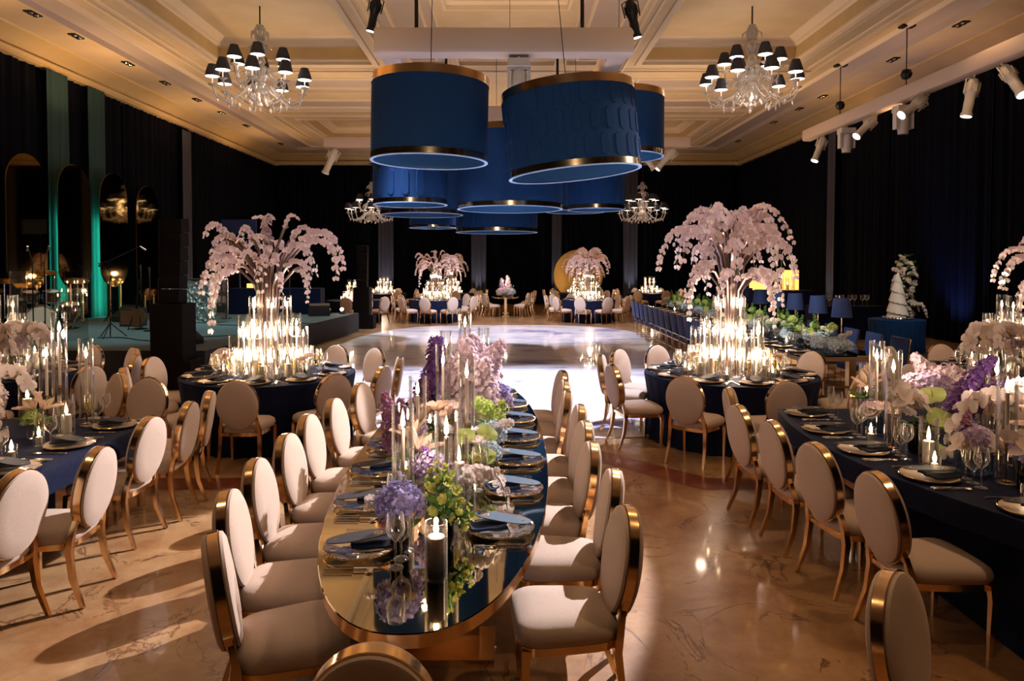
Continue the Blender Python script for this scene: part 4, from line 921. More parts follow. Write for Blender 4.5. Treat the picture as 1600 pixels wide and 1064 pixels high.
# long navy tables at left and right ---------------------------------
def long_table(x0, x1, y0, y1, label, rc=.12):
    t_ = thing('long_table', label, 'table', ((x0 + x1) / 2, (y0 + y1) / 2, 0)); a, b_ = (x1 - x0) / 2, (y1 - y0) / 2
    def lp(k, z, am=0):
        L = []; n = 200
        for i in range(n):
            th = 2 * PI * i / n; e_ = 2 / 14; x = (a + k) * math.copysign(abs(cos(th)) ** e_, cos(th)); y = (b_ + k) * math.copysign(abs(sin(th)) ** e_, sin(th))
            d = am * sin(y * 21 + x * 19 + sin(y * 5)); L.append((x + d * (1 if x > 0 else -1) * (abs(x) > a * .98), y + d * (1 if y > 0 else -1) * (abs(y) > b_ * .98), z))
        return L
    b = MB(); b.rings([lp(-.03, .766), lp(-.005, .764), lp(.0, .755), lp(.004, .70), lp(.006, .60), lp(-.03, .60)], 0, True); b.build('tablecloth', NAVY, t_)
    b = MB(); b.rings([lp(-.52, .003), lp(-.52, .74)], 0, False, True); b.build('base_skirt', NAVY, t_); return t_
def bowed_table(label):
    t_ = thing('long_table', label, 'table', (0, 0, 0))
    def side(y, k): return 2.26 + .137 * (y - 5.2) ** 2 + k
    ys_ = [6.36 - i * .12 for i in range(32)]
    def lp(k, z): return [(side(y, k), y - (k if i == 0 else 0), z) for i, y in enumerate(ys_)] + [(4.15 - k, y, z) for y in (2.64, 4.5, 6.36 - k)]
    b = MB(); b.rings([lp(.03, .766), lp(.004, .764), lp(.0, .755), lp(-.004, .70), lp(-.006, .62), lp(.03, .62)], 0, True); b.build('tablecloth', NAVY, t_)
    b = MB(); P1 = [(2.70, 4.78), (2.70, 3.4), (3.1, 2.2), (3.7, 2.2), (3.7, 5.9), (2.98, 5.9), (2.9, 4.9)]
    b.rings([[(x, y, .003) for x, y in P1], [(x, y, .70) for x, y in P1]], 0, False, True); b.build('base_skirt', NAVY, t_, flat=True); return t_
bowed_table('long bowed navy-clothed dining table at the right edge, with purple flowers')
long_table(-4.40, -2.92, 1.6, 5.95, 'long navy-clothed dining table at the left edge, with purple flowers')
g = 'chairs on the left side of the right long table'
for i, (x, y, a) in enumerate(((2.07, 6.5, -8), (1.90, 5.72, 6), (1.96, 5.15, 4), (2.00, 4.52, 10), (2.06, 3.88, 4), (1.45, 2.60, -46))):
    chair(x, y, a, 'beige oval-back gold chair, near side of right long table, %s from far end' % OW[i], g)
for i, (x, y) in enumerate(((4.4, 6.1), (4.4, 5.45), (4.4, 4.8), (4.4, 4.15))): chair(x, y, 180 + 5 * (i % 3 - 1), 'gold chair behind the flowers, far side of right long table, %s from far end' % OW[i], 'chairs on the far side of the right long table')
g = 'chairs on the right side of the left long table'
for i, (x, y, a) in enumerate(((-2.72, 6.35, 196), (-2.68, 5.86, 186), (-2.72, 5.30, 176), (-2.60, 4.42, 184), (-2.76, 3.93, 174))):
    chair(x + .02, y, a, 'beige oval-back gold chair, near side of left long table, %s from far end' % OW[i], g)
chair(-3.58, 7.05, 265, 'oval-back gold chair at the far end of the left long table, facing the camera', None)
chair(-4.05, 7.35, 230, 'oval-back gold chair seen edge-on beyond the far end of the left long table', None)
for i in range(5):
    y = 6.1 - .60 * i; setting(2.26 + .137 * (y - 5.2) ** 2 + .205, y, ZT_, 0, 'cloth', '%s from far end, near side of right long table' % OW[i], 'right long table', 3)
for i in range(3):
    y = 5.8 - .60 * i; setting(3.9 - .21, y, ZT_, 180, 'cloth', '%s from far end, far side of right long table' % OW[i], 'right long table far side', 2, False)
for i in range(5):
    y = 5.65 - .60 * i; setting(-2.92 - .21, y, ZT_, 180, 'cloth', '%s from far end, near side of left long table' % OW[i], 'left long table', 3)
# flowers and candles down the right one
gr = 'flower vases on the right long table'
VB = .052
arrangement((3.22, 5.35, ZT_), 'large pale lilac hydrangeas on the right long table', gr, .06, .24, GLASS, [('hyd_lil', (0, 0, .36), 1.35), ('hyd_lav', (.14, .06, .42), 1.3), ('hyd_lil', (.10, -.06, .30), 1.2), ('hyd_lav', (-.10, .05, .38), 1.0), ('pl_lav', (.12, .12, .2), 1.0, (0, .3))], 0)
arrangement((3.14, 4.92, ZT_), 'deep purple delphiniums on the right long table', gr, .06, .22, GLASS, [('pl_pur', (0, 0, .32), 1.1, (.3, .25), 0), ('pl_pur', (.04, .0, .28), 1.0, (.5, .5), 0), ('pl_pur', (-.05, 0, .2), 1.0, (.5, -.1), 0), ('hyd_peri', (.0, 0, .24), 1.0), ('pl_plum', (-.02, -.04, .2), .9, (.5, 0), 0)], 0)
arrangement((2.86, 4.90, ZT_), 'white orchid bloom and lime anthuriums in a dark ribbed vase', gr, .065, .20, SMOKE, [('anth', (.10, -.1, .24), 1.25, (.9, .1), 0), ('anth', (.08, -.02, .39), 1.1, (.7, -.4), 0), ('anth', (.06, -.10, .04), .8, (1.0, .1), 0), ('orc1', (-.05, -.02, .26), .6, (0, 0), 2.6), ('bloom', (-.08, -.06, .38), 1.3, (0, 0), .1), ('leaf', (0, 0, .16), 1.2)], 14)
arrangement((2.86, 5.45, ZT_), 'blush blooms in a ribbed glass bowl near the far end of the right long table', gr, .09, .14, BLUEG, [('rosew', (0, 0, .16), 1.3), ('rose', (.06, -.03, .17), 1.1, (.4, .3)), ('hyd_lav', (-.02, .04, .17), .85), ('rosew', (-.06, -.02, .15), 1.1, (.6, -.4))], 16)
arrangement((2.98, 5.85, ZT_), 'pale lily stems at the far end of the right long table', gr, .05, .22, GLASS, [('lily', (0, 0, .3), 1.1, (.6, 0)), ('lily', (.06, .02, .36), 1.0, (.2, .4)), ('leaf', (0, 0, .2), 1.4)])
arrangement((2.92, 4.42, ZT_), 'mauve hydrangea and blush blooms in a ribbed glass bowl, middle of the right long table', gr, .10, .15, BLUEG, [('hyd_lil', (0, 0, .2), 1.05), ('bloom', (.09, -.07, .19), 1.0, (0, 0), .3), ('bloom', (-.09, -.06, .18), .95, (0, 0), -.3), ('pl_plum', (-.02, .06, .16), .7), ('hyd_lav', (.05, .06, .2), .9)], 16)
arrangement((3.00, 4.02, ZT_), 'white orchids with violet hydrangea in a smoked vase at the right picture edge', gr, .07, .20, SMOKE, [('hyd_peri', (.03, .02, .24), 1.15), ('bloom', (-.06, -.08, .28), 1.15, (0, 0), -.1), ('bloom', (.07, -.10, .20), 1.1, (0, 0), .2), ('hyd_lil', (.12, -.02, .17), 1.0), ('orc1', (-.03, .0, .26), .9, (0, 0), 3.3)], 14)
arrangement((3.27, 4.55, ZT_), 'large white orchid sprays in a clear cylinder vase on the right long table', gr, .06, .30, GLASS, [('orc2', (0, 0, .42), 1.25, (0, 0), 2.8), ('orc0', (0, 0, .4), 1.2, (0, 0), .4), ('orc1', (0, 0, .42), 1.2, (0, 0), 4.4)])
arrangement((3.26, 4.28, ZT_), 'ivory lilies at the right picture edge', gr, .05, .25, GLASS, [('lily', (0, 0, .34), 1.5, (.8, -.2)), ('lily', (.05, .03, .40), 1.4, (.3, .3)), ('leaf', (0, 0, .2), 1.5)])
gcr = 'candles on the right long table'
for p, x, y, lab in ((T70, 2.72, 4.98, 'tall glass cylinder with taper, right long table, left of the lime anthuriums'), (T70, 2.90, 5.55, 'tall glass cylinder with taper near far end of the right long table'), (T70, 2.98, 4.21, 'tall glass cylinder with taper beside violet hydrangea at the right edge'),
                     (T70, 3.36, 4.85, 'tall glass cylinder with taper behind the white orchid sprays'), (T55, 3.45, 5.2, 'glass cylinder with taper behind the purple delphiniums'), (P45, 3.4, 4.1, 'glass cylinder with pillar candle at the right picture edge'),
                     (P30, 2.76, 4.62, 'short white pillar candle in glass on the right long table'), (P45, 3.10, 6.1, 'glass cylinder with pillar at the far tip of the right long table')): candle(p, x, y, ZT_, lab, gcr)
for k, (x, y) in enumerate(((2.68, 4.42), (2.68, 5.2), (2.85, 3.85))): candle(VOT, x, y, ZT_, 'small votive on the right long table, %s from the left' % OW[k], 'votives on the right long table')
for x, y, z in ((3.2, 4.4, 1.35), (3.0, 5.4, 1.35)): point((x, y, z), 8, WRM, .04)
gl = 'flower vases on the left long table'
arrangement((-3.55, 5.30, ZT_), 'cream lilies with lime leaves on the left long table', gl, .05, .16, GLASS, [('lily', (0, 0, .22), 1.1, (.5, -.2)), ('lily', (.06, .02, .22), 1.1, (.2, .5)), ('vib', (0, -.02, .15), 1.0), ('leaf', (0, 0, .12), 1.1)])
arrangement((-3.62, 4.62, ZT_), 'mauve hydrangeas in a clear vase on the left long table', gl, .06, .17, GLASS, [('hyd_lil', (0, 0, .20), 1.2), ('hyd_lav', (-.10, .02, .24), 1.15), ('pl_plum', (.06, .03, .18), .8), ('hyd_peri', (-.04, -.08, .15), .9)])
arrangement((-3.72, 4.05, ZT_), 'lime anthuriums with green viburnum at the left picture edge', gl, .06, .18, SMOKE, [('vib', (0, 0, .26), 1.4), ('anth', (.04, -.06, .25), 1.2, (.9, .2), 0), ('vib', (.08, .03, .2), 1.1), ('leaf', (0, 0, .18), 1.3)], 12)
arrangement((-3.98, 4.55, ZT_), 'deep purple delphinium and blush orchids at the left picture edge', gl, .06, .22, GLASS, [('pl_pur', (0, 0, .26), 1.2, (0, .1)), ('pl_pur', (.05, .03, .22), 1.1, (.1, .4)), ('hyd_peri', (0, 0, .26), 1.1), ('hyd_lav', (.08, .1, .34), 1.1)])
arrangement((-3.90, 5.3, ZT_), 'large blush orchid sprays on the left long table', gl, .06, .30, GLASS, [('orc0', (0, 0, .45), 1.2, (0, 0), .2), ('orc1', (0, 0, .45), 1.2, (0, 0), 2), ('orc2', (0, 0, .42), 1.2, (0, 0), -.8), ('hyd_lav', (0, 0, .3), 1.2)])
for p, x, y, lab in ((T55, -3.62, 4.85, 'glass cylinder with ivory taper on the left long table, nearest'), (T90, -3.55, 5.62, 'tallest glass cylinder with taper on the left long table'), (T70, -3.72, 5.72, 'tall glass cylinder with taper left of the tallest one, left long table'), (T70, -3.40, 5.72, 'tall glass cylinder with taper right of the tallest one, left long table'), (P45, -3.9, 5.75, 'glass cylinder with pillar candle at the far left of the left long table'),
                     (P30, -3.38, 5.42, 'short pillar candle in glass on the left long table')): candle(p, x, y, ZT_, lab, 'candles on the left long table')
for k, (x, y) in enumerate(((-3.3, 4.7), (-3.38, 5.1))): candle(VOT, x, y, ZT_, 'small votive on the left long table, %s from the camera' % OW[k], 'votives on the left long table')
for x, y, z in ((-3.6, 4.8, 1.3), (-3.6, 5.6, 1.5)): point((x, y, z), 8, WRM, .04)

# outer round tables, half outside the picture -----------------------
for s, side, cx in ((-1, 'left', -6.15), (1, 'right', 6.15)):
    wh = 'outer %s round table' % side; yy = 8.5
    round_table((cx, yy, 0), 1.02, 'round navy-clothed table by the %s picture edge, half hidden by flowers' % side)
    cluster(cx, yy, ZT_, wh, True, 30 + s, True)
    for i in range(8):
        a = rad(-90 + 36 * i * (-s) - 18); setting(cx + .8 * cos(a), yy + .8 * sin(a), ZT_, math.degrees(a) + 180, 'cloth', '%s place round from the front, %s' % (OW[i], wh), wh, 2, False)
    point((cx - s * .3, yy - .2, 1.3), 20, WRM, .06); point((cx - s * .3, yy + .2, 1.8), 15, WRM, .06)
    angs = (-95, -58, -20, 12, 45, 80) if s < 0 else (-95, -130, -165, 160, 125, 90)
    for i, a in enumerate(angs): chair(cx + 1.53 * cos(rad(a)), yy + 1.53 * sin(rad(a)), a + 180, 'oval-back gold chair, outer %s round table, %s round from the front' % (side, OW[i]), 'chairs of the outer %s round table' % side)
    ar = [('orc0', (0, 0, .5), 1.5, (0, 0), k * 1.05) for k in range(6)] + [('orc2', (0, 0, .55), 1.4, (0, 0), k * 1.57 + .4) for k in range(4)] + [('hyd_lav', (0, 0, .4), 1.5)]
    arrangement((cx - s * .52, yy - .42, ZT_), 'spreading blush orchids in a clear vase on the outer %s round table' % side, None, .06, .34, GLASS, ar)
    arrangement((cx - s * .15, yy - .62, ZT_), 'blush orchids and hydrangea low in a glass vase on the outer %s round table' % side, None, .06, .2, GLASS, [('orc0', (0, 0, .35), 1.3, (0, 0), 1 + k * 1.5) for k in range(4)] + [('hyd_lav', (0, 0, .28), 1.3)])
orchid_tree((6.75, 8.6, ZT_), 'tall orchid centrepiece cut by the right picture edge', dome(9)[:22], .9)
# ------------------------------------------------------------------ tables across the dance floor
far = [(-2.52, 25.1, 'far front-left table', True, left_spec), (2.88, 25.1, 'far front-right table', True, dome(22)),
       (-2.35, 30.4, 'rear table behind far front-left table', True, dome(23)), (3.1, 30.6, 'rear table before the gold disc', True, dome(24)),
       (-5.25, 30.3, 'rear left table', False, None), (6.2, 30.8, 'rear right table', False, None), (-5.35, 24.9, 'dark table beside stage end', False, None)]
for i, (cx, y, wh, tree, sp) in enumerate(far):
    round_table((cx, y, 0), .95, 'navy-clothed round table, ' + wh)
    if tree: orchid_tree((cx, y, ZT_), 'distant pale pink orchid centrepiece, ' + wh, sp, .92 if i < 2 else .85)
    cluster(cx, y, ZT_, wh, i < 2, 50 + i, tree)
    n = 10 if i < 2 else 8; base = (-98, -107, -80, -90, -60, -120, -30)[i]
    aa = [base + 360 / n * k for k in range(n)]
    if i == 6: aa = [-88, -62, -36]
    for k, a in enumerate(aa):
        chair(cx + 1.49 * cos(rad(a)), y + 1.49 * sin(rad(a)), a + 180 + (k * 11 % 7 - 3) * 3, 'distant beige oval-back chair, %s anticlockwise from front, %s' % (OW[k], wh), 'chairs at the ' + wh)
    if i < 2:
        for k in range(10):
            a = rad(base + 36 * k); setting(cx + .74 * cos(a), y + .74 * sin(a), ZT_, math.degrees(a) + 180, 'cloth', '%s place anticlockwise from front, %s' % (OW[k], wh), wh, 1, False)
    point((cx, y - .5, 1.02), 34, WRM, .06); point((cx, y - .1, 1.6), 40, WRM, .06)
# small mirrored table in the middle of the far side
mirrored_table((-.05, 28.3, 0), .55, 1.7, 2.3, 'small mirrored table in the far middle, seen end-on', 2, .10)
for i, (x, y, a) in enumerate(((-.80, 26.9, 25), (-1.02, 27.6, 5), (-1.15, 28.4, 0), (-1.25, 29.2, -8), (.80, 27.1, 165), (.98, 27.8, 180), (1.08, 28.6, 180), (1.15, 29.4, 185))):
    chair(x, y, a, 'distant oval-back chair, %s side of far middle mirrored table, %s from front' % ('left' if i < 4 else 'right', OW[i % 4]), 'chairs at the far middle mirrored table')
arrangement((-.05, 27.3, ZT_), 'distant mound of pale flowers on the far middle mirrored table', None, .12, .15, GLASS, [('hyd_lav', (.0, 0, .25), 2), ('hyd_blue', (.18, 0, .18), 1.8), ('hyd_lav', (-.18, 0, .18), 1.8), ('vib', (-.25, 0, .1), 1.6), ('pl_lav', (.1, .1, .3), 1.2), ('pl_lil', (-.15, .1, .3), 1.1)])
for k, (p, x, y) in enumerate(((T70, -.15, 27.7), (T70, .08, 27.8), (T55, -.05, 27.6), (P45, .2, 27.6))): candle(p, x, y, ZT_, 'distant glass candle on the far middle mirrored table, %s of four' % OW[k], 'candles on the far middle mirrored table')
point((-.05, 27.1, 1.5), 14, WRM, .05)
b = MB(); b.M = Matrix.Translation((3.35, 33.4, 1.50)) @ Matrix.Rotation(PI / 2, 4, 'X'); b.lathe([(.001, -.04), (1.15, -.04), (1.18, 0), (1.15, .04), (.001, .04)], 64)
o = b.build('gold_disc', GOLDW); tag(o, 'large round gold disc standing against the back curtain', 'decorative disc')
spot((3.3, 31.5, .3), (3.3, 33.4, 2.3), 60, AMB, 60, .6, .05)
b = MB(); b.box((3.35, 33.4, .16), (1.2, .3, .31)); tag(b.build('disc_plinth', DKBOX), 'dark plinth under the gold disc at the back', 'plinth')

# ------------------------------------------------------------------ long head table at right with blue chairs
ht = thing('head_table', 'long narrow bronze-mirrored head table with gold frame on the right', 'table', (4.72, 15.6, 0))
y0, y1 = 9.95, 21.2
b = MB(); b.box((0, 0, .757), (1.2, y1 - y0, .02)); b.build('tabletop', MIRR, ht)
b = MB(); b.box((0, 0, .715), (1.19, y1 - y0 - .01, .06)); b.build('apron', BRASS, ht)
for k in range(6):
    y = (k - 2.5) * 2.2
    b = MB()
    for sx in (-.5, .5):
        for dy in (-.12, .12): b.box((sx, y + dy, .345), (.05, .05, .68))
        for z in (.22, .45): b.box((sx, y, z), (.045, .28, .03))
    for z in (.30,): b.box((0, y, z), (1.0, .03, .03))
    b.build('leg_frame', BRASS, ht)
for x in (-.25, .2): b = MB(); b.box((x, -5.47, .34), (.10, .12, .68)); b.build('leg', BRASS, ht)
def blue_chair():
    t_ = thing('blue_chair', '', 'chair')
    b = MB(); b.rings([superell(.23, .23, 6, 24, z=.40), superell(.235, .235, 6, 24, z=.43), superell(.22, .22, 6, 24, z=.475), superell(.02, .02, 6, 24, z=.48)], 0, True, True); b.build('seat', PVEL, t_)
    b = MB(); b.M = Matrix.Translation((0, -.235, .50)) @ Matrix.Rotation(rad(7), 4, 'X'); b.rings([[(x * q, yy, .235 + z * q) for x, z in ((-.22, -.2), (.22, -.2), (.235, .23), (-.235, .23))] for yy, q in ((-.025, .95), (-.02, 1), (.02, 1), (.025, .95))], 0, True, True); b.build('backrest', PVEL, t_)
    b = MB()
    for s in (-1, 1): b.tube([(s * .242, -.225, .40), (s * .250, -.29, .96)], .011, 4)
    b.tube([(-.25, -.29, .96), (.25, -.29, .96)], .011, 4); b.tube([(-.245, -.24, .52), (.245, -.24, .52)], .009, 4)
    b.tube([(-.24, -.225, .39), (-.24, .225, .39), (.24, .225, .39), (.24, -.225, .39), (-.24, -.225, .39)], .011, 4); b.build('frame', GOLD, t_)
    for sx in (-1, 1):
        for sy in (-1, 1): b = MB(); b.tube([(sx * .24, sy * .225, .40), (sx * .24, sy * .225, .0)], .011, 4); b.build('leg', GOLD, t_)
    b = MB()
    for s in (-1, 1): b.tube([(s * .24, -.225, .03), (s * .24, .225, .03)], .010, 4)
    b.tube([(-.24, -.225, .18), (.24, -.225, .18)], .009, 4); b.build('stretcher', GOLD, t_); return t_
BC = blue_chair()
for i in range(17):
    put(BC, (3.93, 10.55 + .62 * i, 0), -PI / 2, 'square-backed blue chair, %s from near end, left side of head table' % OW[i], 'blue chairs on the left side of the head table')
for i in range(8):
    put(BC, (5.55, 10.5 + .75 * i, 0), PI / 2, 'square-backed blue chair, %s from near end, right side of head table' % OW[i], 'blue chairs on the right side of the head table')
put(BC, (4.75, 9.72, 0), 0, 'square-backed blue velvet chair at the near end of the head table', None) if False else None
def lamp():
    t_ = thing('table_lamp', '', 'lamp'); b = MB(); b.lathe([(.07, 0), (.07, .012), (.012, .02), (.010, .52)], 12, cap0=True); b.build('stand', GOLD, t_)
    b = MB(); b.lathe([(.145, .50), (.115, .78), (.112, .78), (.142, .50)], 28); b.lathe([(.114, .76), (.001, .76)], 16); b.build('lamp_shade', NAPB if False else PVEL, t_); return t_
LMP = lamp()
for i in range(8): put(LMP, (4.98 + .02 * (i % 2), 10.55 + .85 * i, .767), 0, 'table lamp with blue shade on the head table, %s from near end' % OW[i], 'blue table lamps on the head table')
for i in range(19):
    y = 10.25 + .56 * i; x = 4.72 + .08 * sin(i * 2.3); r_ = random.Random(i)
    it = [('hyd_blue', (-.08, 0, .17), 1.15), ('hyd_blue', (.12, .10, .17), 1.1), ('white', (-.05, -.12, .27), 1.2), ('white', (.1, -.05, .30), 1.1), ('white', (-.15, .12, .22), 1.3), ('vib', (.05, .08, .33 + .08 * r_.random()), 1.0), ('vib', (-.05, .15, .26), .9), ('spike', (.1, .0, .2), 1.1, (r_.uniform(-.3, .3), r_.uniform(-.3, .3))), ('spike', (-.05, .1, .2), 1.0, (r_.uniform(-.3, .3), r_.uniform(-.3, .3))), ('leaf', (0, 0, .2), 1.4), ('leaf', (.05, .1, .27), 1.2)]
    if i == 0: it = [('hyd_blue', (.0, -.05, .13), 1.4), ('hyd_blue', (.20, .02, .10), 1.2), ('hyd_blue', (-.2, 0, .14), 1.2), ('orc1', (.15, .1, .2), .8, (0, 0), 0), ('vib', (.05, .15, .36), 1.1), ('leaf', (0, .1, .2), 1.3)]
    a_ = arrangement((x, y, .767), 'blue and white flowers in ribbed glass bowl, %s from near end, head table' % OW[i], 'flower bowls along the head table', .14, .15, BLUEG, it, 14)
    a_.rotation_euler = (0, 0, i * 1.3 if i else 0)
for i in range(17):
    y = 10.45 + .62 * i
    put(CHP, (4.30, y, .767), 0, 'cream charger on the head table, %s from the near end' % OW[i], 'chargers on the left side of the head table')
    put(NAPN, (4.30, y, .790), .3, 'navy napkin on the head table, %s from the near end' % OW[i], 'napkins on the left side of the head table')
    put(WATER, (4.50, y + .14, .767), 0, 'water goblet on the head table, %s from the near end' % OW[i], 'goblets on the left side of the head table')
    put(WG, (4.47, y - .10, .767), 0, 'wine glass on the head table, %s from the near end' % OW[i], 'wine glasses on the left side of the head table')
for i in range(6):
    put(VOT, (4.42, 11.2 + 1.5 * i, .767), 0, 'votive candle on the head table, %s from the near end' % OW[i], 'votives on the head table')
spot((2.2, 9.5, 6.4), (4.75, 12.2, .9), 2000, (1, .93, .85), 34, .6, .1); spot((3.2, 15, 6.4), (4.75, 17.5, .9), 1100, (1, .93, .85), 40, .6, .1)
# ------------------------------------------------------------------ cake table
ct = round_table((9.07, 16.5, 0), .60, 'small round blue velvet cake table by the right wall'); KIDS[ct.name][0].data.materials[0] = DRUM
ck = thing('wedding_cake', 'tall white twisted cone wedding cake by the right wall', 'cake', (9.0, 16.35, .767))
b = MB(); b.lathe([(.001, .05), (.30, .05), (.31, .03), (.30, 0), (.001, 0)], 36)
for k in range(26): b.ball((.305 * cos(k * PI / 13), .305 * sin(k * PI / 13), .05), .02, 6)
b.build('cake_stand', SILV, ck)
b = MB(); L = []
for i in range(46):
    t_ = i / 45; z = .05 + 1.02 * t_; row = []
    for j in range(36):
        a = 2 * PI * j / 36; rr = (.20 * (1 - t_) ** .70 + .01) ; tw = ((a / (2 * PI) + t_ * 4.2) % 1.0); rr *= 1 + .20 * (1 - tw) ; row.append((rr * cos(a), rr * sin(a), z))
    L.append(row)
b.rings(L, 0, True, True); b.build('twisted_tiers', CAKE, ck)
t_ = thing('flower_arrangement', 'upright spray of ivory orchids and blossom behind the white cake', 'flower arrangement', (9.32, 16.62, .767)); v = vase(.07, .25, SMOKE); par(v, t_); stems(t_, 8, .07, .9)
for k in range(26):
    a = k * 2.4; z = .15 + .05 * k; q = .20 * (1 - abs(k - 13) / 22); flower('white', t_, (q * cos(a), q * sin(a), z), 1.3)
    flower('orc%d' % (k % 3), t_, (.5 * q * cos(a), .5 * q * sin(a), z), .72, (0, 0), a)
    if k % 3 == 0: flower('leaf', t_, (.1 * cos(a), .1 * sin(a), z + .1), 1.4)
flower('orc2', t_, (.1, -.1, .35), 1.0, (0, 0), -.6); flower('orc1', t_, (-.1, -.05, 1.05), 1.0, (0, 0), 2.6)
spot((8.5, 12.5, 5.5), (9.1, 16.5, 1.1), 420, (1, .95, .85), 22, .6, .05)
spot((10.9, 18.0, .1), (11.6, 18.2, 2.4), 260, (.16, .3, 1), 80, .9, .1)
# dark service table with glasses near the right wall
b = MB(); b.box((9.3, 19.4, .45), (2.0, .7, .89)); tag(b.build('service_table', NAVY), 'dark cloth service table with glassware by the right wall', 'table')
for k in range(8): put(WG, (8.6 + .17 * k, 19.2 + .1 * (k % 2), .897), 0, 'glass on the dark service table, %s from the left' % OW[k], 'glasses on the service table', 1.3)
for k, (x, y, c_) in enumerate(((8.9, 25.2, AMBERL), (10.1, 25.3, AMBERL))):
    b = MB(); b.box((0, 0, 0), (.55, .12, .7)); o = b.build('amber_light_panel', c_, None, (x, y, 1.455)); tag(o, 'glowing amber panel beyond the head table, %s' % ('left one' if k == 0 else 'right one'), 'light panel')
b = MB(); b.box((9.5, 25.1, .55), (2.6, .8, 1.1)); tag(b.build('bar_counter', NAVY), 'dark bar counter at the back right beyond the head table', 'counter')
for k in range(5): candle(P45 if k % 2 else T55, 9.2 + .2 * k, 24.8, 1.101, 'glass candle on the back right bar counter, %s from the left' % OW[k], 'candles on the back right counter')
point((9.5, 24.3, 1.6), 10, WRM, .05)

# ------------------------------------------------------------------ stage and band gear
ZS = .56
b = MB(); P_ = [(-WX + .15, 12.2), (-5.2, 12.2), (-4.9, 17), (-4.47, 21.4), (-WX + .15, 21.4)]
b.rings([[(x, y, 0.003) for x, y in P_], [(x, y, ZS - .01) for x, y in P_]], 0); b.add([(x, y, ZS - .01) for x, y in P_], [(0, 1, 2, 3, 4)], 0); b.add([(x, y, ZS) for x, y in P_], [(0, 1, 2, 3, 4)], 1)
b.rings([[(x, y, ZS - .01) for x, y in P_], [(x, y, ZS) for x, y in P_]], 0)
o = b.build('stage', [STGF, TEAL], flat=True); tag(o, 'low black-skirted stage with teal carpet along the left wall', 'stage')
def arch_mirror(y, lab):
    t_ = thing('arch_mirror', lab, 'mirror', (-11.0, y, ZS)); hw = .68; z0, z1_ = .84, 4.0
    pts = [(hw * cos(PI * k / 16), z1_ - hw + hw * sin(PI * k / 16)) for k in range(17)] + [(-hw * cos(PI * k / 16), z0 + hw * .8 - hw * .8 * sin(PI * k / 16)) for k in range(17)]
    b = MB(); b.rings([[(.0, a, z) for a, z in pts], [(.03, a, z) for a, z in pts]], 0, True, True); b.build('mirror_panel', MIRD, t_)
    b = MB(); b.tube([(.015, a * 1.01, z) for a, z in pts] + [(.015, pts[0][0] * 1.01, pts[0][1])], .006, 5); b.build('frame', AGED, t_)
    for s in (-1, 1): b = MB(); b.tube([(.015, s * .26, 0), (.015, s * .26, z0 + .15)], .035, 4); b.build('leg', BRASS, t_)
    return t_
for i, y in enumerate((16.3, 18.1, 19.9, 21.6 - .9 + .0)):
    if i == 3: y = 21.65
    if i < 3: arch_mirror(y, 'tall arched amber mirror on gold legs behind the band, %s from the camera' % OW[i])
m4 = arch_mirror(21.78, 'tall arched amber mirror on gold legs behind the band, fourth from the camera'); m4.location.z = 0; m4.scale = (1, 1, 1.1)
for y in (18.1, 19.8):  # lighter strips added over the black drape to show the teal light
    o = drape('sheer_curtain', (-WX + .22, y - .42), (-WX + .22, y + .42), ZS + .001, ZT - .05, int(y * 10), DRAPET, .06, .2)
    tag(o, 'added teal-tinted curtain strip for the glow between the arched mirrors, %s one' % ('nearer' if y < 19 else 'farther'), 'curtain')
    l = bpy.data.lights.new('added_teal_light', 'AREA'); l.shape = 'RECTANGLE'; l.size = .12; l.size_y = 2.6; l.energy = 38; l.color = (.04, .8, .55)
    lo = bpy.data.objects.new('added_teal_light', l); COL.objects.link(lo); lo.location = (-11.08, y, ZS + 1.4); lo.rotation_euler = (0, PI / 2, 0); lo.rotation_euler = Matrix(((0, 0, 1), (1, 0, 0), (0, 1, 0))).to_euler()  # unseen area light added behind the mirrors for the teal glow
spot((-11.3, 15.2, ZS + .1), (-11.6, 15.2, 2.6), 30, (.1, .5, .9), 50, .8, .04)
spot((-7.5, 14.5, 6.4), (-8, 15.5, ZS), 1000, (.40, .85, .80), 62, .7, .1); spot((-6.5, 18.5, 6.4), (-6.5, 19, ZS), 800, (.45, .8, .75), 62, .7, .1)
spot((-8.5, 10.5, 6.5), (-10.2, 15.4, 1.2), 600, WRM, 30, .7, .05)
# PA tower, one black-brown column on the floor in front of the stage, another beyond the far corner
def tower(x, y, s, lab, z=0):
    t_ = thing('speaker_tower', lab, 'loudspeaker', (x, y, z)); b = MB(); b.box((0, 0, .23), (.80, .55, .46)); b.build('subwoofer', DKBOX, t_)
    b = MB(); b.box((0, 0, .93), (.53, .5, .94)); b.build('plinth', DKBOX, t_)
    b = MB()
    for k in range(6): b.M = Matrix.Translation((0, .02 * k, 1.52 + .235 * k)) @ Matrix.Rotation(rad(1.5 * k - 4), 4, 'X'); b.box((0, 0, 0), (.34, .30, .225), 0, .97)
    b.M = Matrix(); b.box((-.16, -.13, 2.1), (.02, .03, 1.4)); b.build('speaker_column', DKBOX, t_); t_.scale = (s, s, s); return t_
tower(-5.55, 11.80, 1.0, 'tall dark loudspeaker tower in front of the stage at left')
tower(-4.55, 22.4, .93, 'distant dark loudspeaker tower beyond the far corner of the stage')
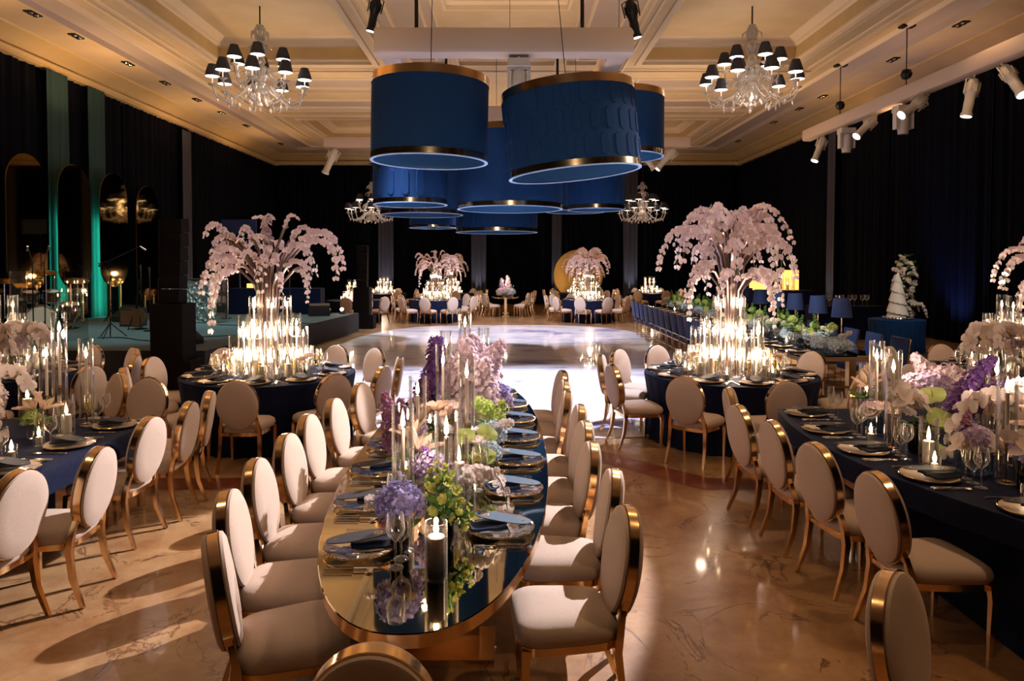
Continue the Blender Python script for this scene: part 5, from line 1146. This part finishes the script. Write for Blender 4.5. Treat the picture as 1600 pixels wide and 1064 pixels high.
# foil booth
t_ = thing('foil_booth', 'clear acrylic booth filled with crinkled silver foil on the stage', 'booth', (-7.95, 18.0, ZS)); t_.rotation_euler = (0, 0, rad(-8))
b = MB(); b.box((0, 0, .55), (1.55, .55, 1.08)); b.build('acrylic_case', ACRY, t_)
b = MB(); r_ = random.Random(4); G = [[(-.74 + 1.48 * i / 26, -.22 + r_.uniform(-.04, .04), .03 + 1.02 * j / 18 + (r_.uniform(-.02, .02) if 0 < j < 18 else 0)) for i in range(27)] for j in range(19)]
b.rings(G, 0, cyc=False); b.build('foil_filling', FOIL, t_, flat=True)
b = MB()
for x in (-.775, .775):
    for y in (-.275, .275): b.tube([(x, y, 0), (x, y, 1.1)], .012, 4)
b.tube([(-.775, -.275, 1.1), (.775, -.275, 1.1), (.775, .275, 1.1), (-.775, .275, 1.1), (-.775, -.275, 1.1)], .012, 4); b.build('edge_trim', SILV, t_)
spot((-5, 13, 6.4), (-7.9, 17.8, 1.1), 2200, (.8, .95, 1), 14, .6, .05)
b = MB(); b.box((0, 0, .38), (2.7, .5, .76)); o = b.build('draped_counter', NAVY, None, (-6.8, 21.0, ZS)); tag(o, 'dark draped counter at the back of the stage', 'counter')
b = MB(); b.box((0, 0, .07), (.34, .12, .12)); o = b.build('amber_lamp', AMBERL, None, (-7.5, 21.0, ZS + .762)); tag(o, 'small glowing amber light on the draped counter', 'lamp')
b = MB(); b.box((0, 0, 0), (1.05, .04, .42)); b.tube([(0, .02, -2.3), (0, .02, 0)], .02, 5); o = b.build('screen', mat('blue_screen', (.01, .03, .12), .5), None, (-8.0, 21.25, 3.15)); tag(o, 'dark blue screen on a pole above the back of the stage', 'screen')
# floor monitors, stands and stage lights
def wedge(x, y, rz, lab, s=1):
    b = MB(); P2 = [(-.18, 0), (.2, 0), (.2, .12), (-.05, .36), (-.18, .30)]; b.rings([[(-.28, a, z) for a, z in P2], [(.28, a, z) for a, z in P2]], 0, True, True); o = b.build('floor_monitor', BLKP, None, (x, y, ZS), rz); o.scale = (s, s, s); tag(o, lab, 'loudspeaker'); return o
wedge(-9.7, 18.2, 2.6, 'black floor monitor wedge on the stage between microphone stands', 1.2)
wedge(-6.0, 13.3, -.6, 'black floor monitor tilted at the front corner of the stage', .9)
wedge(-5.35, 20.2, .4, 'black floor monitor near the far end of the stage', 1)
def stand(x, y, h, lab, boom=True, tripod=False, rz=0):
    t_ = thing('microphone_stand', lab, 'microphone stand', (x, y, ZS), rz); b = MB()
    if tripod:
        for k in range(3): a = k * 2.094; b.tube([(0, 0, .3), (.3 * cos(a), .3 * sin(a), .012)], .011, 5)
    else: b.lathe([(.14, 0), (.14, .02), (.02, .04)], 20, cap0=True)
    b.tube([(0, 0, .02), (0, 0, h)], .012, 6); b.build('pole', BLKM, t_)
    if boom:
        b = MB(); b.tube([(-.2, 0, h - .05), (0, 0, h), (.55, 0, h + .30)], .009, 5); b.build('boom', BLKM, t_)
        b = MB(); b.tube([(.55, 0, h + .30), (.66, 0, h + .22)], [.014, .024], 8); b.build('microphone', SILV, t_)
    else: b = MB(); b.tube([(0, 0, h), (0, -.02, h + .16)], [.013, .024], 8); b.build('microphone', BLKP, t_)
    return t_
stand(-8.35, 16.2, 1.3, 'black microphone stand with round base left of the foil booth', False)
stand(-7.9, 15.7, 1.25, 'black microphone stand just left of the loudspeaker tower', False)
stand(-10.2, 18.3, 1.2, 'black tripod microphone stand beside the floor monitor', True, True, 2.5)
stand(-6.55, 18.7, 1.35, 'thin black microphone stand right of the orchid stems', False); stand(-6.0, 19.6, 1.3, 'thin black microphone stand near the far end of the stage', False)
stand(-7.6, 19.2, 1.3, 'thin black microphone stand behind the orchid centrepiece', False)
for k, (x, y) in enumerate(((-9.55, 14.3), (-9.05, 13.9), (-8.0, 14.3))): stand(x, y, 1.55, 'boom microphone stand over the drums, %s from the left' % OW[k], True, True, (2.3, 2.0, .6)[k])
for k, x in enumerate((-5.25, -4.85)):
    b = MB(); b.M = Matrix.Rotation(rad(75), 4, 'X'); b.lathe([(.001, -.08), (.06, -.08), (.075, .06)], 14); b.lathe([(.055, .055), (.001, .055)], 14, 1); b.M = Matrix(); b.box((0, .02, -.11), (.16, .12, .04))
    o = b.build('stage_lamp', [BLKM, LENS], None, (x, 20.9, ZS + .13)); tag(o, 'small bright lamp at the far end of the stage, %s one' % ('left' if k == 0 else 'right'), 'stage light'); point((x, 20.7, ZS + .16), 1.5, WRM, .03)
# drum kit
dk = thing('drum_kit', 'drum kit with cymbals behind clear panels at the left of the stage', 'drum kit', (-10.25, 15.6, ZS + .012), rad(35))
def drumb(nm, c, r, h, axis, m=WOODM):
    b = MB(); b.M = Matrix.Translation(c) @ (Matrix.Rotation(PI / 2, 4, 'X') if axis == 'y' else Matrix.Rotation(rad(12), 4, 'X')); b.lathe([(r, -h / 2), (r, h / 2)], 28, 0); b.lathe([(.001, -h / 2), (r, -h / 2)], 28, 1); b.lathe([(r, h / 2), (.001, h / 2)], 28, 1)
    for z in (-h / 2, h / 2): b.lathe([(r + .012, z - .015), (r + .012, z + .015), (r, z + .015)], 28, 2)
    for k in range(8): a = k * PI / 4; b.box(((r + .012) * cos(a), (r + .012) * sin(a), 0), (.02, .02, h * .5), 2)
    b.build(nm, [m, CAKE, SILV], dk)
drumb('bass_drum', (0, 0, .29), .28, .42, 'y', BLKP); drumb('snare_drum', (-.45, .45, .62), .17, .13, 'z'); drumb('floor_tom', (.55, .35, .36), .20, .40, 'z'); drumb('rack_tom', (-.18, .02, .76), .15, .2, 'z'); drumb('rack_tom', (.2, .02, .76), .16, .22, 'z')
for c, r in (((-.65, .05, 1.12), .23), ((.7, .1, 1.1), .25), ((-.8, .55, .9), .18), ((.1, -.15, 1.3), .22)):
    b = MB(); b.M = Matrix.Translation(c) @ Matrix.Rotation(rad(14), 4, 'X'); b.lathe([(.01, .03), (.04, .02), (r, -.012), (r, -.016), (.04, .012)], 28); b.build('cymbal', CYMB, dk)
    b = MB(); b.tube([(c[0], c[1] + .02, .3), (c[0], c[1], c[2] + .03)], .011, 5)
    for k in range(3): b.tube([(c[0], c[1] + .02, .35), (c[0] + .26 * cos(k * 2.1), c[1] + .02 + .26 * sin(k * 2.1), .01)], .009, 4)
    b.build('cymbal_stand', SILV, dk)
b = MB(); b.lathe([(.15, .45), (.16, .52), (.001, .54)], 18, cap0=True, c=(0, .75, 0)); b.tube([(0, .75, .02), (0, .75, .46)], .02, 6); tag(b.build('drum_stool', BLKP, None, (0, 0, 0)), 'black drum stool', 'stool'); so = bpy.data.objects['drum_stool']; par(so, dk)
del so['category']; del so['label']
sh = thing('drum_shield', 'folding clear acrylic shield panels in front of the drums', 'screen', (-8.95, 13.6, ZS))
for k in range(3):
    b = MB(); x0_, y0_ = -.75 + .5 * k, (.25, .0, .05)[k]; x1_, y1_ = x0_ + .49, (.0, .05, .30)[k]
    b.rings([[(x0_, y0_, 0), (x1_, y1_, 0), (x1_, y1_ + .012, 0), (x0_, y0_ + .012, 0)], [(x0_, y0_, 1.35), (x1_, y1_, 1.35), (x1_, y1_ + .012, 1.35), (x0_, y0_ + .012, 1.35)]], 0, True, True); b.build('acrylic_panel', ACRY, sh)
b = MB(); b.box((0, 0, .22), (.5, .3, .42)); b.box((0, -.155, .22), (.44, .01, .34), 1); o = b.build('guitar_amplifier', [BLKP, WOODM], None, (-8.9, 16.9, ZS)); tag(o, 'small combo amplifier beside the arched mirrors', 'amplifier')
gt = thing('guitar', 'brown guitar leaning on a stand beside the drum shield', 'guitar', (-8.35, 16.0, ZS)); b = MB(); b.M = Matrix.Translation((0, 0, .28)) @ Matrix.Rotation(rad(82), 4, 'X')
L = [(.17 * (1 - .28 * abs(cos(k * PI / 12)) ** 6 * 0 + .16 * cos(2 * k * PI / 12)) * cos(k * PI / 12), .23 * sin(k * PI / 12)) for k in range(24)]
b.rings([[(x, y, -.02) for x, y in L], [(x, y, .02) for x, y in L]], 0, True, True); b.build('body', WOODM, gt)
b = MB(); b.M = Matrix.Translation((0, 0, .28)) @ Matrix.Rotation(rad(82), 4, 'X'); b.box((0, .48, .02), (.045, .55, .02)); b.box((0, .8, .02), (.07, .14, .015)); b.build('neck', DKBOX, gt)
b = MB()
for s in (-1, 1): b.tube([(s * .14, -.12, .003), (s * .05, .06, .5)], .01, 4)
b.tube([(-.14, -.12, .04), (.14, -.12, .04)], .01, 4); b.build('stand', BLKM, gt)
# cables on the stage floor
r_ = random.Random(9)
for k, (x, y) in enumerate(((-8.2, 14.2), (-7.2, 14.6), (-7.0, 17.0))):
    pts = [(x + .35 * i + .0, y + .18 * sin(i * 1.3 + k) + .1 * i * (k - 1), ZS + .012) for i in range(8)]
    b = MB(); b.tube(pts, .010, 5); o = b.build('cable', BLKP); tag(o, 'black cable lying on the stage carpet, %s from the camera' % OW[k], 'cable')
# remove prototypes never placed
for o in [x for x in bpy.data.objects if x.parent is None and x.type in ('MESH', 'EMPTY') and x.name not in USED and 'label' in x and not x['label']]:
    for c in KIDS.get(o.name, []): bpy.data.objects.remove(c)
    bpy.data.objects.remove(o)
for o in list(FL.values()) + list(SPR.values()):
    try:
        if o.parent is None: bpy.data.objects.remove(o)
    except ReferenceError: pass
